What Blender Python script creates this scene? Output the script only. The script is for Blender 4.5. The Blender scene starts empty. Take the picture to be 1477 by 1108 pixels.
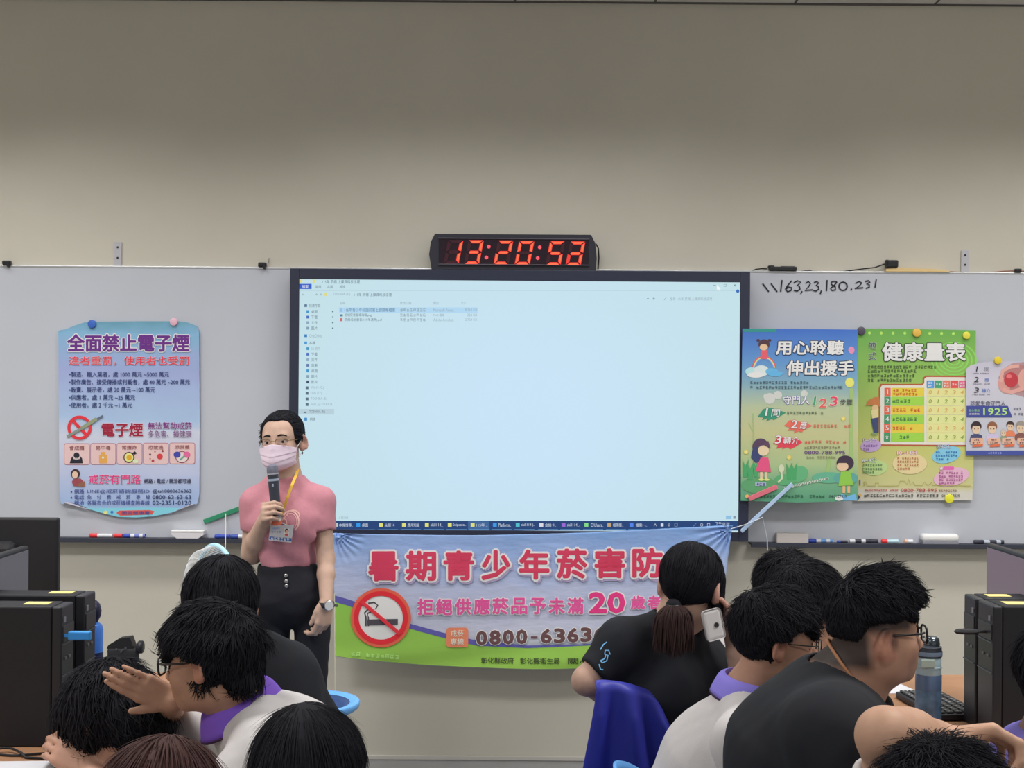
import bpy, bmesh, math, random
import numpy as np
from mathutils import Vector, Matrix
from math import radians, sin, cos, pi

random.seed(7)
RNG = np.random.default_rng(7)
SC = bpy.context.scene
COL = SC.collection

# ------------------------------------------------------------------ camera
F = 1900.0; CX = 738.5; CY = 570.0; EYE = 1.58; ROLL = radians(0.42)
cam = bpy.data.cameras.new('camera')
cam.sensor_width = 36.0; cam.sensor_fit = 'HORIZONTAL'
cam.lens = F / 1477.0 * 36.0
cam.shift_y = (CY - 554.0) / 1477.0
cam.clip_start = 0.05
camo = bpy.data.objects.new('camera', cam); COL.objects.link(camo)
camo.location = (0, 0, EYE); camo.rotation_euler = (pi / 2, -ROLL, 0)
SC.camera = camo

# ------------------------------------------------------------------ view + world + lights
SC.view_settings.view_transform = 'Standard'
SC.view_settings.look = 'None'
SC.view_settings.gamma = 1.0
SC.view_settings.use_curve_mapping = False
SC.view_settings.exposure = 0.0
SC.render.film_transparent = False

WORLD_STRENGTH = 0.56
w = bpy.data.worlds.new('room_ambient'); SC.world = w; w.use_nodes = True
bg = w.node_tree.nodes['Background']
bg.inputs[0].default_value = (0.93, 0.95, 1.0, 1); bg.inputs[1].default_value = WORLD_STRENGTH

def area_light(name, loc, sx, sy, power, spread=180, rot=(0, 0, 0), color=(1, .985, .965)):
    l = bpy.data.lights.new(name, 'AREA'); l.shape = 'RECTANGLE'
    l.size = sx; l.size_y = sy; l.energy = power; l.spread = radians(spread); l.color = color
    o = bpy.data.objects.new(name, l); COL.objects.link(o)
    o.location = loc; o.rotation_euler = rot
    return o

WALL_Y = 5.70
CEIL_Z = 3.283
# louvred ceiling troffers: a row near the front wall, rows over the pupils
for i, x in enumerate((-2.4, 0.0, 2.4)):
    area_light('ceiling_lamp_front', (x, 4.72, CEIL_Z - 0.02), 1.9, 0.32, 17, 124)
for i, x in enumerate((-1.9, 1.9)):
    area_light('ceiling_lamp_middle', (x, 3.0, CEIL_Z - 0.02), 1.2, 0.5, 45, 150)
    area_light('ceiling_lamp_rear', (x, 0.6, CEIL_Z - 0.02), 1.2, 0.5, 30, 160)

# ------------------------------------------------------------------ helpers
def at(px, py, Y):
    """the point at distance Y in front of the lens that the photograph shows at (px, py)"""
    ix = px - CX; iy = CY - py
    tx = ix * cos(ROLL) - iy * sin(ROLL); ty = ix * sin(ROLL) + iy * cos(ROLL)
    return Vector((tx / F * Y, Y, EYE + ty / F * Y))

def V(*a): return Vector(a)
def lin(c): 
    c = c / 255.0
    return c / 12.92 if c <= 0.04045 else ((c + 0.055) / 1.055) ** 2.4
MATS = {}
def mat(name, rgb, rough=0.6, metal=0.0, spec=0.4, emit=None, estr=1.0, trans=0.0, alpha=1.0, noise=0.0, nscale=20.0, bump=0.0, bscale=80.0, coat=0.0, aniso=None, vcol=False, sheen=0.0):
    """procedural principled material; rgb is linear albedo"""
    if name in MATS: return MATS[name]
    m = bpy.data.materials.new(name); m.use_nodes = True
    nt = m.node_tree; b = nt.nodes['Principled BSDF']
    b.inputs['Base Color'].default_value = (*rgb, 1)
    b.inputs['Roughness'].default_value = rough
    b.inputs['Metallic'].default_value = metal
    b.inputs['Specular IOR Level'].default_value = spec
    b.inputs['Transmission Weight'].default_value = trans
    b.inputs['Alpha'].default_value = alpha
    b.inputs['Coat Weight'].default_value = coat
    b.inputs['Sheen Weight'].default_value = sheen
    if emit is not None:
        b.inputs['Emission Color'].default_value = (*emit, 1)
        b.inputs['Emission Strength'].default_value = estr
    tc = None
    if noise > 0 or bump > 0:
        tc = nt.nodes.new('ShaderNodeTexCoord')
    src = None
    if vcol:
        at_ = nt.nodes.new('ShaderNodeAttribute'); at_.attribute_name = 'tint'
        src = at_.outputs['Color']
        nt.links.new(src, b.inputs['Base Color'])
    if noise > 0:
        nz = nt.nodes.new('ShaderNodeTexNoise'); nz.inputs['Scale'].default_value = nscale; nz.inputs['Detail'].default_value = 5
        nt.links.new(tc.outputs['Object'], nz.inputs['Vector'])
        mr = nt.nodes.new('ShaderNodeMapRange')
        mr.inputs[1].default_value = 0.3; mr.inputs[2].default_value = 0.7
        mr.inputs[3].default_value = 1 - noise; mr.inputs[4].default_value = 1 + noise
        nt.links.new(nz.outputs[0], mr.inputs[0])
        mx = nt.nodes.new('ShaderNodeMix'); mx.data_type = 'RGBA'; mx.blend_type = 'MULTIPLY'
        mx.inputs[0].default_value = 1.0
        if src is not None: nt.links.new(src, mx.inputs[6])
        else: mx.inputs[6].default_value = (*rgb, 1)
        nt.links.new(mr.outputs[0], mx.inputs[7])
        nt.links.new(mx.outputs[2], b.inputs['Base Color'])
    if bump > 0:
        nb = nt.nodes.new('ShaderNodeTexNoise'); nb.inputs['Scale'].default_value = bscale; nb.inputs['Detail'].default_value = 4
        nt.links.new(tc.outputs['Object'], nb.inputs['Vector'])
        bp = nt.nodes.new('ShaderNodeBump'); bp.inputs['Strength'].default_value = bump; bp.inputs['Distance'].default_value = 0.01
        nt.links.new(nb.outputs[0], bp.inputs['Height']); nt.links.new(bp.outputs[0], b.inputs['Normal'])
    MATS[name] = m
    return m
def rgb(r, g, b, gain=1.0): return tuple(min(.92, lin(c) * gain) for c in (r, g, b))

PG = 1.85
def ink(c, gain=None):
    """printed colour"""
    g = PG if gain is None else gain
    return mat('print_%d_%d_%d' % tuple(c), rgb(*c, g), 0.55, spec=0.3)
def glow(c, s=1.0):
    return mat('screen_%d_%d_%d' % tuple(c), (0.01, 0.01, 0.01), 0.4, spec=0.2, emit=rgb(*c), estr=s)

def tag(o, label=None, cat=None, group=None, kind=None):
    if label: o['label'] = label
    if cat: o['category'] = cat
    if group: o['group'] = group
    if kind: o['kind'] = kind
    return o
def empty(name, loc=(0, 0, 0), rz=0.0):
    o = bpy.data.objects.new(name, None); COL.objects.link(o)
    o.empty_display_size = 0.05
    o.location = loc; o.rotation_euler = (0, 0, rz)
    return o
def link(name, me, parent=None, material=None, world=False):
    o = bpy.data.objects.new(name, me); COL.objects.link(o)
    if material is not None:
        for m in (material if isinstance(material, (list, tuple)) else [material]): me.materials.append(m)
    if parent is not None:
        o.parent = parent
        if world:   # mesh given in world coordinates
            M = Matrix.LocRotScale(parent.location, parent.rotation_euler, None)
            if parent.parent is not None:
                pp = parent.parent
                M = Matrix.LocRotScale(pp.location, pp.rotation_euler, None) @ M
            me.transform(M.inverted())
    return o
def smooth(me, ang=None):
    for p in me.polygons: p.use_smooth = True
    if ang is not None:
        try: me.set_sharp_from_angle(angle=radians(ang))
        except Exception: pass
    return me

class MB:
    """collects shapes into one mesh"""
    def __init__(s): s.bm = bmesh.new(); s.mats = []; s.cur = 0
    def m(s, material):
        if material not in s.mats: s.mats.append(material)
        s.cur = s.mats.index(material); return s
    def _mark(s, faces):
        for f in faces: f.material_index = s.cur
    def box(s, c, d, bev=0.0, rot=None, seg=2):
        r = bmesh.ops.create_cube(s.bm, size=1.0); vs = r['verts']
        for v in vs: v.co = Vector((v.co.x * d[0], v.co.y * d[1], v.co.z * d[2]))
        if bev > 0:
            es = list({e for v in vs for e in v.link_edges})
            rr = bmesh.ops.bevel(s.bm, geom=es, offset=bev, segments=seg, affect='EDGES', profile=0.5)
            fs = {f for v in rr['verts'] for f in v.link_faces}
            allv = set()
            st = list(rr['verts'])
            while st:
                v = st.pop()
                if v in allv: continue
                allv.add(v); st.extend(e.other_vert(v) for e in v.link_edges)
            vs = list(allv)
        M = Matrix.Translation(Vector(c)) @ (rot.to_4x4() if rot is not None else Matrix.Identity(4))
        for v in vs: v.co = M @ v.co
        s._mark({f for v in vs for f in v.link_faces}); return s
    def tube(s, pts, r, seg=8, close=False, r2=None, caps=True, flat=1.0):
        pts = [Vector(p) for p in pts]; n = len(pts); rings = []
        t0 = (pts[1] - pts[0]).normalized()
        nrm = t0.orthogonal().normalized()
        for i, p in enumerate(pts):
            if close: t = (pts[(i + 1) % n] - pts[i - 1]).normalized()
            else: t = (pts[min(i + 1, n - 1)] - pts[max(i - 1, 0)]).normalized()
            nrm = (nrm - t * nrm.dot(t)).normalized(); b = t.cross(nrm)
            rr = r if r2 is None else r + (r2 - r) * i / max(1, n - 1)
            if callable(rr): rr = rr(i / (n - 1))
            rings.append([s.bm.verts.new(p + (nrm * cos(2 * pi * k / seg) + b * sin(2 * pi * k / seg) * flat) * rr) for k in range(seg)])
        fs = []
        for i in range(n if close else n - 1):
            A = rings[i]; B = rings[(i + 1) % n]
            for k in range(seg): fs.append(s.bm.faces.new((A[k], A[(k + 1) % seg], B[(k + 1) % seg], B[k])))
        if caps and not close:
            fs.append(s.bm.faces.new(rings[0][::-1])); fs.append(s.bm.faces.new(rings[-1]))
        s._mark(fs); return s
    def lathe(s, prof, c=(0, 0, 0), seg=32, rot=None, caps=True):
        M = Matrix.Translation(Vector(c)) @ (rot.to_4x4() if rot is not None else Matrix.Identity(4))
        rings = [[s.bm.verts.new(M @ Vector((r * cos(2 * pi * k / seg), r * sin(2 * pi * k / seg), z))) for k in range(seg)] for r, z in prof]
        fs = []
        for A, B in zip(rings, rings[1:]):
            for k in range(seg): fs.append(s.bm.faces.new((A[k], A[(k + 1) % seg], B[(k + 1) % seg], B[k])))
        if caps:
            fs.append(s.bm.faces.new(rings[0][::-1])); fs.append(s.bm.faces.new(rings[-1]))
        s._mark(fs); return s
    def grid(s, fn, nu, nv):
        vs = [[s.bm.verts.new(fn(i / nu, j / nv)) for j in range(nv + 1)] for i in range(nu + 1)]
        fs = [s.bm.faces.new((vs[i][j], vs[i + 1][j], vs[i + 1][j + 1], vs[i][j + 1])) for i in range(nu) for j in range(nv)]
        s._mark(fs); return s
    def prism(s, pts, off):
        """extrude a planar polygon by the vector off"""
        a = [s.bm.verts.new(Vector(p)) for p in pts]; b = [s.bm.verts.new(Vector(p) + Vector(off)) for p in pts]
        fs = [s.bm.faces.new(a), s.bm.faces.new(b[::-1])]
        n = len(a)
        for i in range(n): fs.append(s.bm.faces.new((a[i], b[i], b[(i + 1) % n], a[(i + 1) % n])))
        s._mark(fs); return s
    def build(s, name, parent=None, material=None, sm=None, world=False, solid=0.0):
        bmesh.ops.recalc_face_normals(s.bm, faces=s.bm.faces)
        me = bpy.data.meshes.new(name); s.bm.to_mesh(me); s.bm.free()
        if sm is not None: smooth(me, sm)
        o = link(name, me, parent, material if material is not None else s.mats, world)
        if solid:
            md = o.modifiers.new('thickness', 'SOLIDIFY'); md.thickness = solid; md.offset = 0
        return o

# ------------------------------------------------------------------ prints (lettering and pictures on flat things)
_txt_cache = {}
def text_geo(s, bold=0.0):
    k = (s, bold)
    if k not in _txt_cache:
        cu = bpy.data.curves.new('t', 'FONT'); cu.body = s; cu.size = 1; cu.offset = bold; cu.resolution_u = 2
        o = bpy.data.objects.new('t', cu); COL.objects.link(o)
        dg = bpy.context.evaluated_depsgraph_get()
        me = bpy.data.meshes.new_from_object(o.evaluated_get(dg))
        v = [(p.co.x, p.co.y) for p in me.vertices]; f = [tuple(p.vertices) for p in me.polygons]
        bpy.data.objects.remove(o); bpy.data.curves.remove(cu); bpy.data.meshes.remove(me)
        _txt_cache[k] = (v, f)
    return _txt_cache[k]

class Print:
    """ink shapes in photo coordinates on a plane at distance Y, layer by layer"""
    def __init__(s, Y, step=0.0004, bend=None, mk=ink):
        s.Y = Y; s.step = step; s.bend = bend; s.v = []; s.f = []; s.fm = []; s.mats = []; s.mk = mk; s.cnt = 0
    def P(s, x, y, z):
        p = at(x, y, s.Y)
        d = s.bend(x, y) if s.bend else 0.0
        return (p.x, s.Y - z * s.step - d, p.z)
    def _mi(s, c):
        m = s.mk(c) if isinstance(c, tuple) else c
        if m not in s.mats: s.mats.append(m)
        return s.mats.index(m)
    def add(s, pts, faces, c, z):
        s.cnt += 1; z = z + s.cnt * .004
        o = len(s.v); s.v += [s.P(x, y, z) for x, y in pts]
        mi = s._mi(c)
        for f in faces: s.f.append(tuple(i + o for i in f)); s.fm.append(mi)
    def poly(s, pts, c, z=1): s.add(pts, [tuple(range(len(pts)))], c, z)
    def rect(s, x0, y0, x1, y1, c, z=1, r=0.0):
        if r <= 0: return s.poly([(x0, y0), (x1, y0), (x1, y1), (x0, y1)], c, z)
        pts = []
        for cx, cy, a in ((x1 - r, y0 + r, -90), (x1 - r, y1 - r, 0), (x0 + r, y1 - r, 90), (x0 + r, y0 + r, 180)):
            for k in range(6): t = radians(a + k * 18); pts.append((cx + r * cos(t), cy + r * sin(t)))
        s.poly(pts, c, z)
    def ell(s, cx, cy, rx, ry, c, z=1, rot=0, n=32):
        a = radians(rot)
        s.poly([(cx + rx * cos(t) * cos(a) - ry * sin(t) * sin(a), cy + rx * cos(t) * sin(a) + ry * sin(t) * cos(a)) for t in [2 * pi * k / n for k in range(n)]], c, z)
    def ring(s, cx, cy, ro, ri, c, z=1, n=48, asp=1.0):
        p = [(cx + ro * cos(2 * pi * k / n), cy + ro * asp * sin(2 * pi * k / n)) for k in range(n)] + [(cx + ri * cos(2 * pi * k / n), cy + ri * asp * sin(2 * pi * k / n)) for k in range(n)]
        s.add(p, [(k, (k + 1) % n, n + (k + 1) % n, n + k) for k in range(n)], c, z)
    def line(s, pts, w_, c, z=1):
        L = []; R = []
        for i, (x, y) in enumerate(pts):
            a = pts[max(0, i - 1)]; b = pts[min(len(pts) - 1, i + 1)]
            dx, dy = b[0] - a[0], b[1] - a[1]; d = math.hypot(dx, dy) or 1
            nx, ny = -dy / d * w_ / 2, dx / d * w_ / 2
            L.append((x + nx, y + ny)); R.append((x - nx, y - ny))
        n = len(pts)
        s.add(L + R, [(i, i + 1, n + i + 1, n + i) for i in range(n - 1)], c, z)
    def text(s, t, x0, y0, x1, y1, c, z=3, bold=0.0, out=None, outw=0.05, shear=0.0, slope=0.0, shadow=None):
        v0, f0 = text_geo(t)
        if not v0: return
        xa = min(p[0] for p in v0); xb = max(p[0] for p in v0); ya = min(p[1] for p in v0); yb = max(p[1] for p in v0)
        h = y1 - y0; hb = bold * h * .8
        nat = (xb - xa) / max(.001, yb - ya) * h * 1.25
        if len(t) == 1 and t in '1lI|.' and x1 - x0 > nat: m_ = (x0 + x1) / 2; x0, x1 = m_ - nat / 2 - hb, m_ + nat / 2 + hb
        X0, X1, Y0, Y1 = x0 + hb, x1 - hb, y0 + hb, y1 - hb
        sx = (X1 - X0) / max(.001, xb - xa); sy = (Y1 - Y0) / max(.001, yb - ya)
        base = []
        for x, y in v0:
            X = X0 + (x - xa) * sx; Y = Y1 - (y - ya) * sy
            X += (Y1 - Y) * shear; Y += (X - X0) * slope
            base.append((X, Y))
        def put(rad, n, col, zz, ox=0.0, oy=0.0):
            offs = [(0, 0)] if rad <= 0 else [(rad * cos(2 * pi * k / n), rad * sin(2 * pi * k / n)) for k in range(n)]
            for k, (dx, dy) in enumerate(offs):
                s.cnt -= 1; s.add([(x + dx + ox, y + dy + oy) for x, y in base], f0, col, zz + k * .03)
            s.cnt += 1
        ro = hb + (outw * h * .55 if out else 0)
        if shadow: put(ro, 8, shadow, z - 2, h * .05, h * .06)
        if out: put(ro, 10, out, z - 1)
        if hb > 0:
            put(hb, 6 if hb < .5 else 10, c, z)
        put(0, 1, c, z + .3)
    def scrib(s, x0, y0, x1, y1, c, z=3, slope=0.0, fill=0.92):
        """a line of print too small to read: strokes only"""
        h = y1 - y0; n = max(1, int(round((x1 - x0) / (h * 1.12)))); wd = (x1 - x0) / n
        rnd = random.Random(int(x0 * 31 + y0 * 17))
        for i in range(n):
            if rnd.random() > fill: continue
            a = x0 + i * wd; b = a + wd * 0.84; dy = slope * (a - x0)
            t = h * 0.16
            for q in rnd.sample(range(4), 3):
                yy = y0 + dy + q * (h - t) / 3
                s.rect(a + rnd.random() * wd * .15, yy, b - rnd.random() * wd * .15, yy + t, c, z)
            for q in range(rnd.choice((1, 2, 2))):
                xx = a + rnd.random() * wd * .65
                s.rect(xx, y0 + dy + rnd.random() * h * .25, xx + t, y1 + dy - rnd.random() * h * .2, c, z)
    def build(s, name, parent):
        me = bpy.data.meshes.new(name); me.from_pydata(s.v, [], s.f)
        for m in s.mats: me.materials.append(m)
        me.polygons.foreach_set('material_index', s.fm)
        me.update()
        # all ink faces the room
        bm = bmesh.new(); bm.from_mesh(me)
        for f in bm.faces:
            f.normal_update()
            if f.normal.y > 0: f.normal_flip()
        bm.to_mesh(me); bm.free()
        return link(name, me, parent, None, world=True)
# ------------------------------------------------------------------ room shell
M_wall = mat('wall_paint', (.665, .635, .55), 0.85, noise=0.05, nscale=1.3, bump=0.03, bscale=60)
M_ceil = mat('ceiling_tile', (.74, .73, .70), 0.9)
M_floor = mat('floor_vinyl', (.20, .20, .205), 0.4, noise=0.08, nscale=6)
M_dark = mat('dark_gap', (.02, .02, .02), 0.8)
M_board = mat('whiteboard_enamel', (.60, .628, .70), 0.28, spec=0.5, noise=0.03, nscale=2)
M_alu = mat('aluminium', (.55, .56, .58), 0.35, metal=0.8)
M_tray = mat('tray_dark', (.045, .05, .075), 0.5)
M_black = mat('black_plastic', (.018, .018, .022), 0.45)
M_blackm = mat('black_matte', (.022, .022, .026), 0.75)
M_white = mat('white_plastic', (.72, .72, .74), 0.4)

def slab(name, c, d, m, kind='structure', label=None):
    o = MB().box(c, d).build(name, None, m); o['kind'] = kind
    return o
XW = 3.4
slab('wall_front', (0, WALL_Y + .06, CEIL_Z / 2), (2 * XW + .4, .12, CEIL_Z), M_wall)
slab('wall_left', (-XW - .06, 1.0, CEIL_Z / 2), (.12, 9.4, CEIL_Z), M_wall)
slab('wall_right', (XW + .06, 1.0, CEIL_Z / 2), (.12, 9.4, CEIL_Z), M_wall)
slab('floor', (0, 1.0, -.05), (2 * XW + .4, 9.6, .1), M_floor)
# ceiling of square tiles with thin dark joints
nt_b = mat('ceiling_grid', (.74, .73, .70), 0.9)
_nt = nt_b.node_tree; _b = _nt.nodes['Principled BSDF']
_tc = _nt.nodes.new('ShaderNodeTexCoord'); _br = _nt.nodes.new('ShaderNodeTexBrick')
_br.offset = 0; _br.inputs['Scale'].default_value = 1; _br.inputs['Brick Width'].default_value = .605; _br.inputs['Row Height'].default_value = .605
_br.inputs['Mortar Size'].default_value = .006
_br.inputs['Color1'].default_value = (.74, .73, .70, 1); _br.inputs['Color2'].default_value = (.70, .69, .67, 1); _br.inputs['Mortar'].default_value = (.12, .12, .12, 1)
_nt.links.new(_tc.outputs['Object'], _br.inputs['Vector']); _nt.links.new(_br.outputs[0], _b.inputs['Base Color'])
slab('ceiling', (0, 1.0, CEIL_Z + .05), (2 * XW + .4, 9.6, .1), nt_b)
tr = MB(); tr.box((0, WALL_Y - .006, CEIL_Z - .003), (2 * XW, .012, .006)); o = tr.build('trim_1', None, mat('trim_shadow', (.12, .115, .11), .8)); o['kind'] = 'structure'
z_bb = at(690, 1089, WALL_Y).z
bb = MB().box((0, WALL_Y - .005, .010), (2 * XW, .010, .020), .003); o = bb.build('baseboard_front', None, mat('baseboard_pale', (.60, .58, .54), .6)); o['kind'] = 'structure'

# ------------------------------------------------------------------ whiteboards
BT = at(240, 384.5, 5.68).z; BBm = at(738, 779, 5.68).z
def whiteboard(x0, x1, label):
    r = empty('whiteboard', ((x0 + x1) / 2, WALL_Y, BBm)); 
    tag(r, label, 'whiteboard')
    w_ = x1 - x0; h = BT - BBm
    MB().box((0, -.010, h / 2), (w_, .018, h)).build('panel', r, M_board)
    fr = MB()
    fr.box((0, -.010, h - .004), (w_, .020, .010), .002)
    fr.box((-w_ / 2 + .004, -.010, h / 2), (.010, .020, h), .002); fr.box((w_ / 2 - .004, -.010, h / 2), (.010, .020, h), .002)
    fr.build('frame', r, M_alu)
    return r
xs = 0.03
whiteboard(-XW + .35, xs - .002, 'wide white board on the wall left of the lit screen, with a purple-titled poster')
whiteboard(xs + .002, XW - .35, 'wide white board on the wall right of the lit screen, handwritten digits at its top')
def tray(x0, x1, label):
    t = MB(); t.box(((x0 + x1) / 2, WALL_Y - .0365, BBm - .005), (x1 - x0, .072, .008), .002); t.box(((x0 + x1) / 2, WALL_Y - .070, BBm - .008), (x1 - x0, .006, .020), .002)
    tag(t.build('pen_tray', None, M_tray), label, 'pen tray')
tray(-XW + .35, at(417, 780, 5.60).x - .012, 'dark pen tray under the left white board')
tray(at(1081, 780, 5.60).x + .012, XW - .35, 'dark pen tray under the right white board')
TRAY = BBm - .001   # tray top height
TY = WALL_Y - .036
# handwriting: black marker digits on the right board
hw = Print(5.6790, .0005, mk=lambda c: mat('marker_ink', (.02, .02, .03), .5))
K = (20, 20, 26)
def strokes(l, wd=2.0):
    for p in l: hw.line(p, wd, K, 1)
def arc(cx, cy, rx, ry, a0, a1, n=12): return [(cx + rx * cos(radians(a0 + (a1 - a0) * k / n)), cy + ry * sin(radians(a0 + (a1 - a0) * k / n))) for k in range(n + 1)]
strokes([[(1100, 409), (1109, 421)], [(1112, 409), (1121, 421)]])
strokes([[(1128, 404), (1126, 421)]])
strokes([[(1142, 405), (1136, 412), (1133, 417), (1136, 421), (1141, 419), (1142, 415), (1137, 414), (1134, 417)]])
strokes([[(1145, 408), (1150, 405), (1155, 407), (1150, 412), (1153, 413), (1154, 417), (1150, 420), (1145, 419)]])
strokes([[(1157, 420), (1155, 424)]])
strokes([[(1162, 409), (1166, 406), (1169, 409), (1166, 414), (1161, 419), (1172, 418)]])
strokes([[(1174, 408), (1178, 406), (1181, 408), (1177, 412), (1180, 413), (1181, 417), (1177, 420), (1173, 419)]])
strokes([[(1185, 419), (1183, 424)]])
strokes([[(1193, 404), (1192, 420)]])
strokes([[(1206, 406), (1200, 406), (1199, 410), (1205, 414), (1205, 418), (1200, 419), (1198, 416), (1203, 412), (1207, 407), (1206, 406)]])
strokes([arc(1216, 413, 6, 6, 0, 360)])
strokes([[(1227, 417), (1229, 418)]], 2.5)
strokes([[(1234, 409), (1239, 406), (1243, 408), (1240, 412), (1233, 416), (1245, 415)]])
strokes([[(1248, 406), (1253, 405), (1255, 407), (1250, 410), (1254, 411), (1254, 414), (1249, 416)]])
strokes([[(1264, 403), (1262, 415)]])
o = hw.build('handwriting', None); tag(o, 'black handwritten digits along the top of the right white board', 'handwriting')

# ------------------------------------------------------------------ interactive screen
SY = 5.585
sx0 = at(417, 560, SY).x; sx1 = at(1081, 560, SY).x
sz1 = at(750, 389.5, SY).z; sz0 = at(750, 779, SY).z
scr = empty('interactive_screen', ((sx0 + sx1) / 2, 5.68, sz0))
tag(scr, 'large lit wall screen in a dark frame showing an almost empty file window', 'screen')
sw = sx1 - sx0; sh = sz1 - sz0
M_bez = mat('screen_frame', (.030, .036, .068), 0.45)
ax0, ax1 = at(430.5, 560, SY).x, at(1066.5, 560, SY).x
az1 = at(748, 405.0, SY).z; az0 = at(748, 765.5, SY).z
cxs = (sx0 + sx1) / 2
b_ = MB()
d = 5.678 - SY
yb = -(5.68 - SY) + d / 2
def bar(x0, x1, z0, z1): b_.box(((x0 + x1) / 2 - cxs, yb, (z0 + z1) / 2 - sz0), (x1 - x0, d, z1 - z0), .002)
bar(sx0, ax0, sz0, sz1); bar(ax1, sx1, sz0, sz1); bar(ax0, ax1, az1, sz1); bar(ax0, ax1, sz0, az0)
b_.build('bezel', scr, M_bez)
# lit panel: faint procedural variation in the emitted colour
M_lit = mat('lit_panel', (.01, .01, .01), 0.35, spec=0.3, emit=rgb(196, 222, 238), estr=1.0)
_nt = M_lit.node_tree; _b = _nt.nodes['Principled BSDF']
_tc = _nt.nodes.new('ShaderNodeTexCoord'); _gr = _nt.nodes.new('ShaderNodeTexGradient'); _gr.gradient_type = 'SPHERICAL'
_mp = _nt.nodes.new('ShaderNodeMapping'); _mp.inputs['Scale'].default_value = (.9, .0, 1.15)
_mp.inputs['Location'].default_value = (-.05, 0, -.60)
_rp = _nt.nodes.new('ShaderNodeValToRGB')
_rp.color_ramp.elements[0].color = (*rgb(193, 222, 230), 1); _rp.color_ramp.elements[1].color = (*rgb(199, 226, 245), 1)
_rp.color_ramp.elements[1].position = .8
_nt.links.new(_tc.outputs['Object'], _mp.inputs[0]); _nt.links.new(_mp.outputs[0], _gr.inputs[0]); _nt.links.new(_gr.outputs[0], _rp.inputs[0]); _nt.links.new(_rp.outputs[0], _b.inputs['Emission Color'])
MB().box(((ax0 + ax1) / 2 - cxs, -(5.68 - SY) + .015, (az0 + az1) / 2 - sz0), (ax1 - ax0, .02, az1 - az0)).build('display', scr, M_lit)
ui = Print(SY + .0045, .0004, mk=glow)
TX = (92, 112, 124); GR = (150, 172, 182)
ui.rect(431, 409.5, 449.5, 417, (52, 96, 200), 1); ui.text('檔案', 435.5, 411, 445, 415.5, (235, 240, 250), 2)
for x, t in ((455, '常用'), (472, '共用'), (490, '檢視')): ui.text(t, x, 411.5, x + 8, 416, TX, 2)
for x, c in ((432, (222, 214, 130)), (451, (222, 214, 130))): ui.rect(x, 403.5, x + 4, 408, c, 2)
ui.text('115年 菸癮 上課資料放這裡', 465, 404, 519, 409.3, TX, 2)
ui.rect(431, 419, 1064, 419.5, (176, 202, 214), 1)
for x in (436, 455, 461): ui.text('←' if x == 436 else '↑', x, 423.5, x + 3, 426.5, TX, 2)
ui.rect(468, 422.5, 472, 427, (222, 214, 130), 2)
ui.text('TOSHIBA (E:)', 480, 422.5, 505, 427, GR, 2); ui.text('115年 菸癮 上課資料放這裡', 511, 422.8, 565, 427.5, TX, 2)
for x, t, w_ in ((490, '名稱', 8), (577, '修改日期', 16), (625, '類型', 8), (665, '大小', 7)): ui.text(t, x, 435, x + w_, 439.3, GR, 2)
ui.rect(489, 443.5, 689, 451.5, (176, 214, 240), 1)
ui.text('115年青少年校園菸害上課簡報檔案', 497, 444.7, 570, 450, (78, 110, 140), 2); ui.scrib(577, 445, 615, 449.5, GR, 2); ui.text('Microsoft Power..', 625, 445, 656, 449.6, GR, 2); ui.text('8,363 KB', 671, 445, 688, 449.4, GR, 2)
ui.text('拒絕菸害宣導海報.png', 497, 452.2, 536, 457.2, TX, 2); ui.scrib(577, 452.5, 615, 456.5, GR, 2); ui.text('PNG 檔案', 625, 452.5, 641, 456.5, GR, 2); ui.text('228 KB', 674, 452.5, 688, 456.3, GR, 2)
ui.text('菸癮戒治量表(115年適用).pdf', 497, 459, 551, 464, TX, 2); ui.scrib(577, 459.4, 615, 463.4, GR, 2); ui.text('Adobe Acrobat..', 625, 459.3, 655, 463.5, GR, 2); ui.text('2,724 KB', 671, 459.4, 688, 463.3, GR, 2)
ui.rect(490, 445, 494, 450, (150, 190, 225), 2); ui.rect(490.5, 453.5, 494.5, 456.5, (80, 130, 150), 2); ui.rect(490.5, 459, 494, 463.5, (205, 110, 110), 2)
side = [(441, '快速存取', (90, 120, 150), 446, 16), (449.5, '桌面', (60, 150, 200), 449, 9), (457.5, '下載', (70, 110, 190), 449, 9), (465.5, '文件', (140, 165, 190), 449, 9), (473.5, '圖片', (130, 160, 180), 449, 9),
        (484.5, 'OneDrive', (50, 130, 190), 446, 18), (494.8, '本機', (70, 150, 210), 446, 9), (503, '3D 物件', (60, 150, 190), 449, 13), (511, '下載', (70, 110, 190), 449, 9), (519, '文件', (140, 165, 190), 449, 9),
        (527, '音樂', (90, 120, 170), 449, 9), (535, '桌面', (60, 150, 200), 449, 9), (543.2, '圖片', (130, 160, 180), 449, 9), (551, '影片', (60, 75, 100), 449, 9), (559.5, 'Win10 (C:)', (90, 110, 125), 448, 19),
        (567.5, 'Data (D:)', (90, 110, 125), 448, 16), (575.5, 'TOSHIBA (E:)', (90, 110, 125), 448, 24), (583.7, 'skill1_sp (\\\\163.23..', (90, 110, 125), 448, 33)]
for y, t, c, x, w_ in side:
    ui.rect(x - 7, y - 2, x - 3, y + 2, c, 2); ui.text(t, x, y - 2.4, x + w_, y + 2.4, TX if len(t) < 5 else GR, 2)
for y in (449.5, 457.5, 465.5, 473.5): ui.rect(479, y - 1, 481, y + 1, TX, 2)
ui.rect(431, 590, 482, 598, (182, 206, 216), 1); ui.text('TOSHIBA (E:)', 446, 592, 469, 596.6, TX, 2); ui.rect(438, 594, 442, 596, TX, 2)
ui.text('網路', 447, 602.5, 455, 607, TX, 2); ui.rect(439, 602.5, 443, 607, (60, 140, 200), 2)
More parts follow.
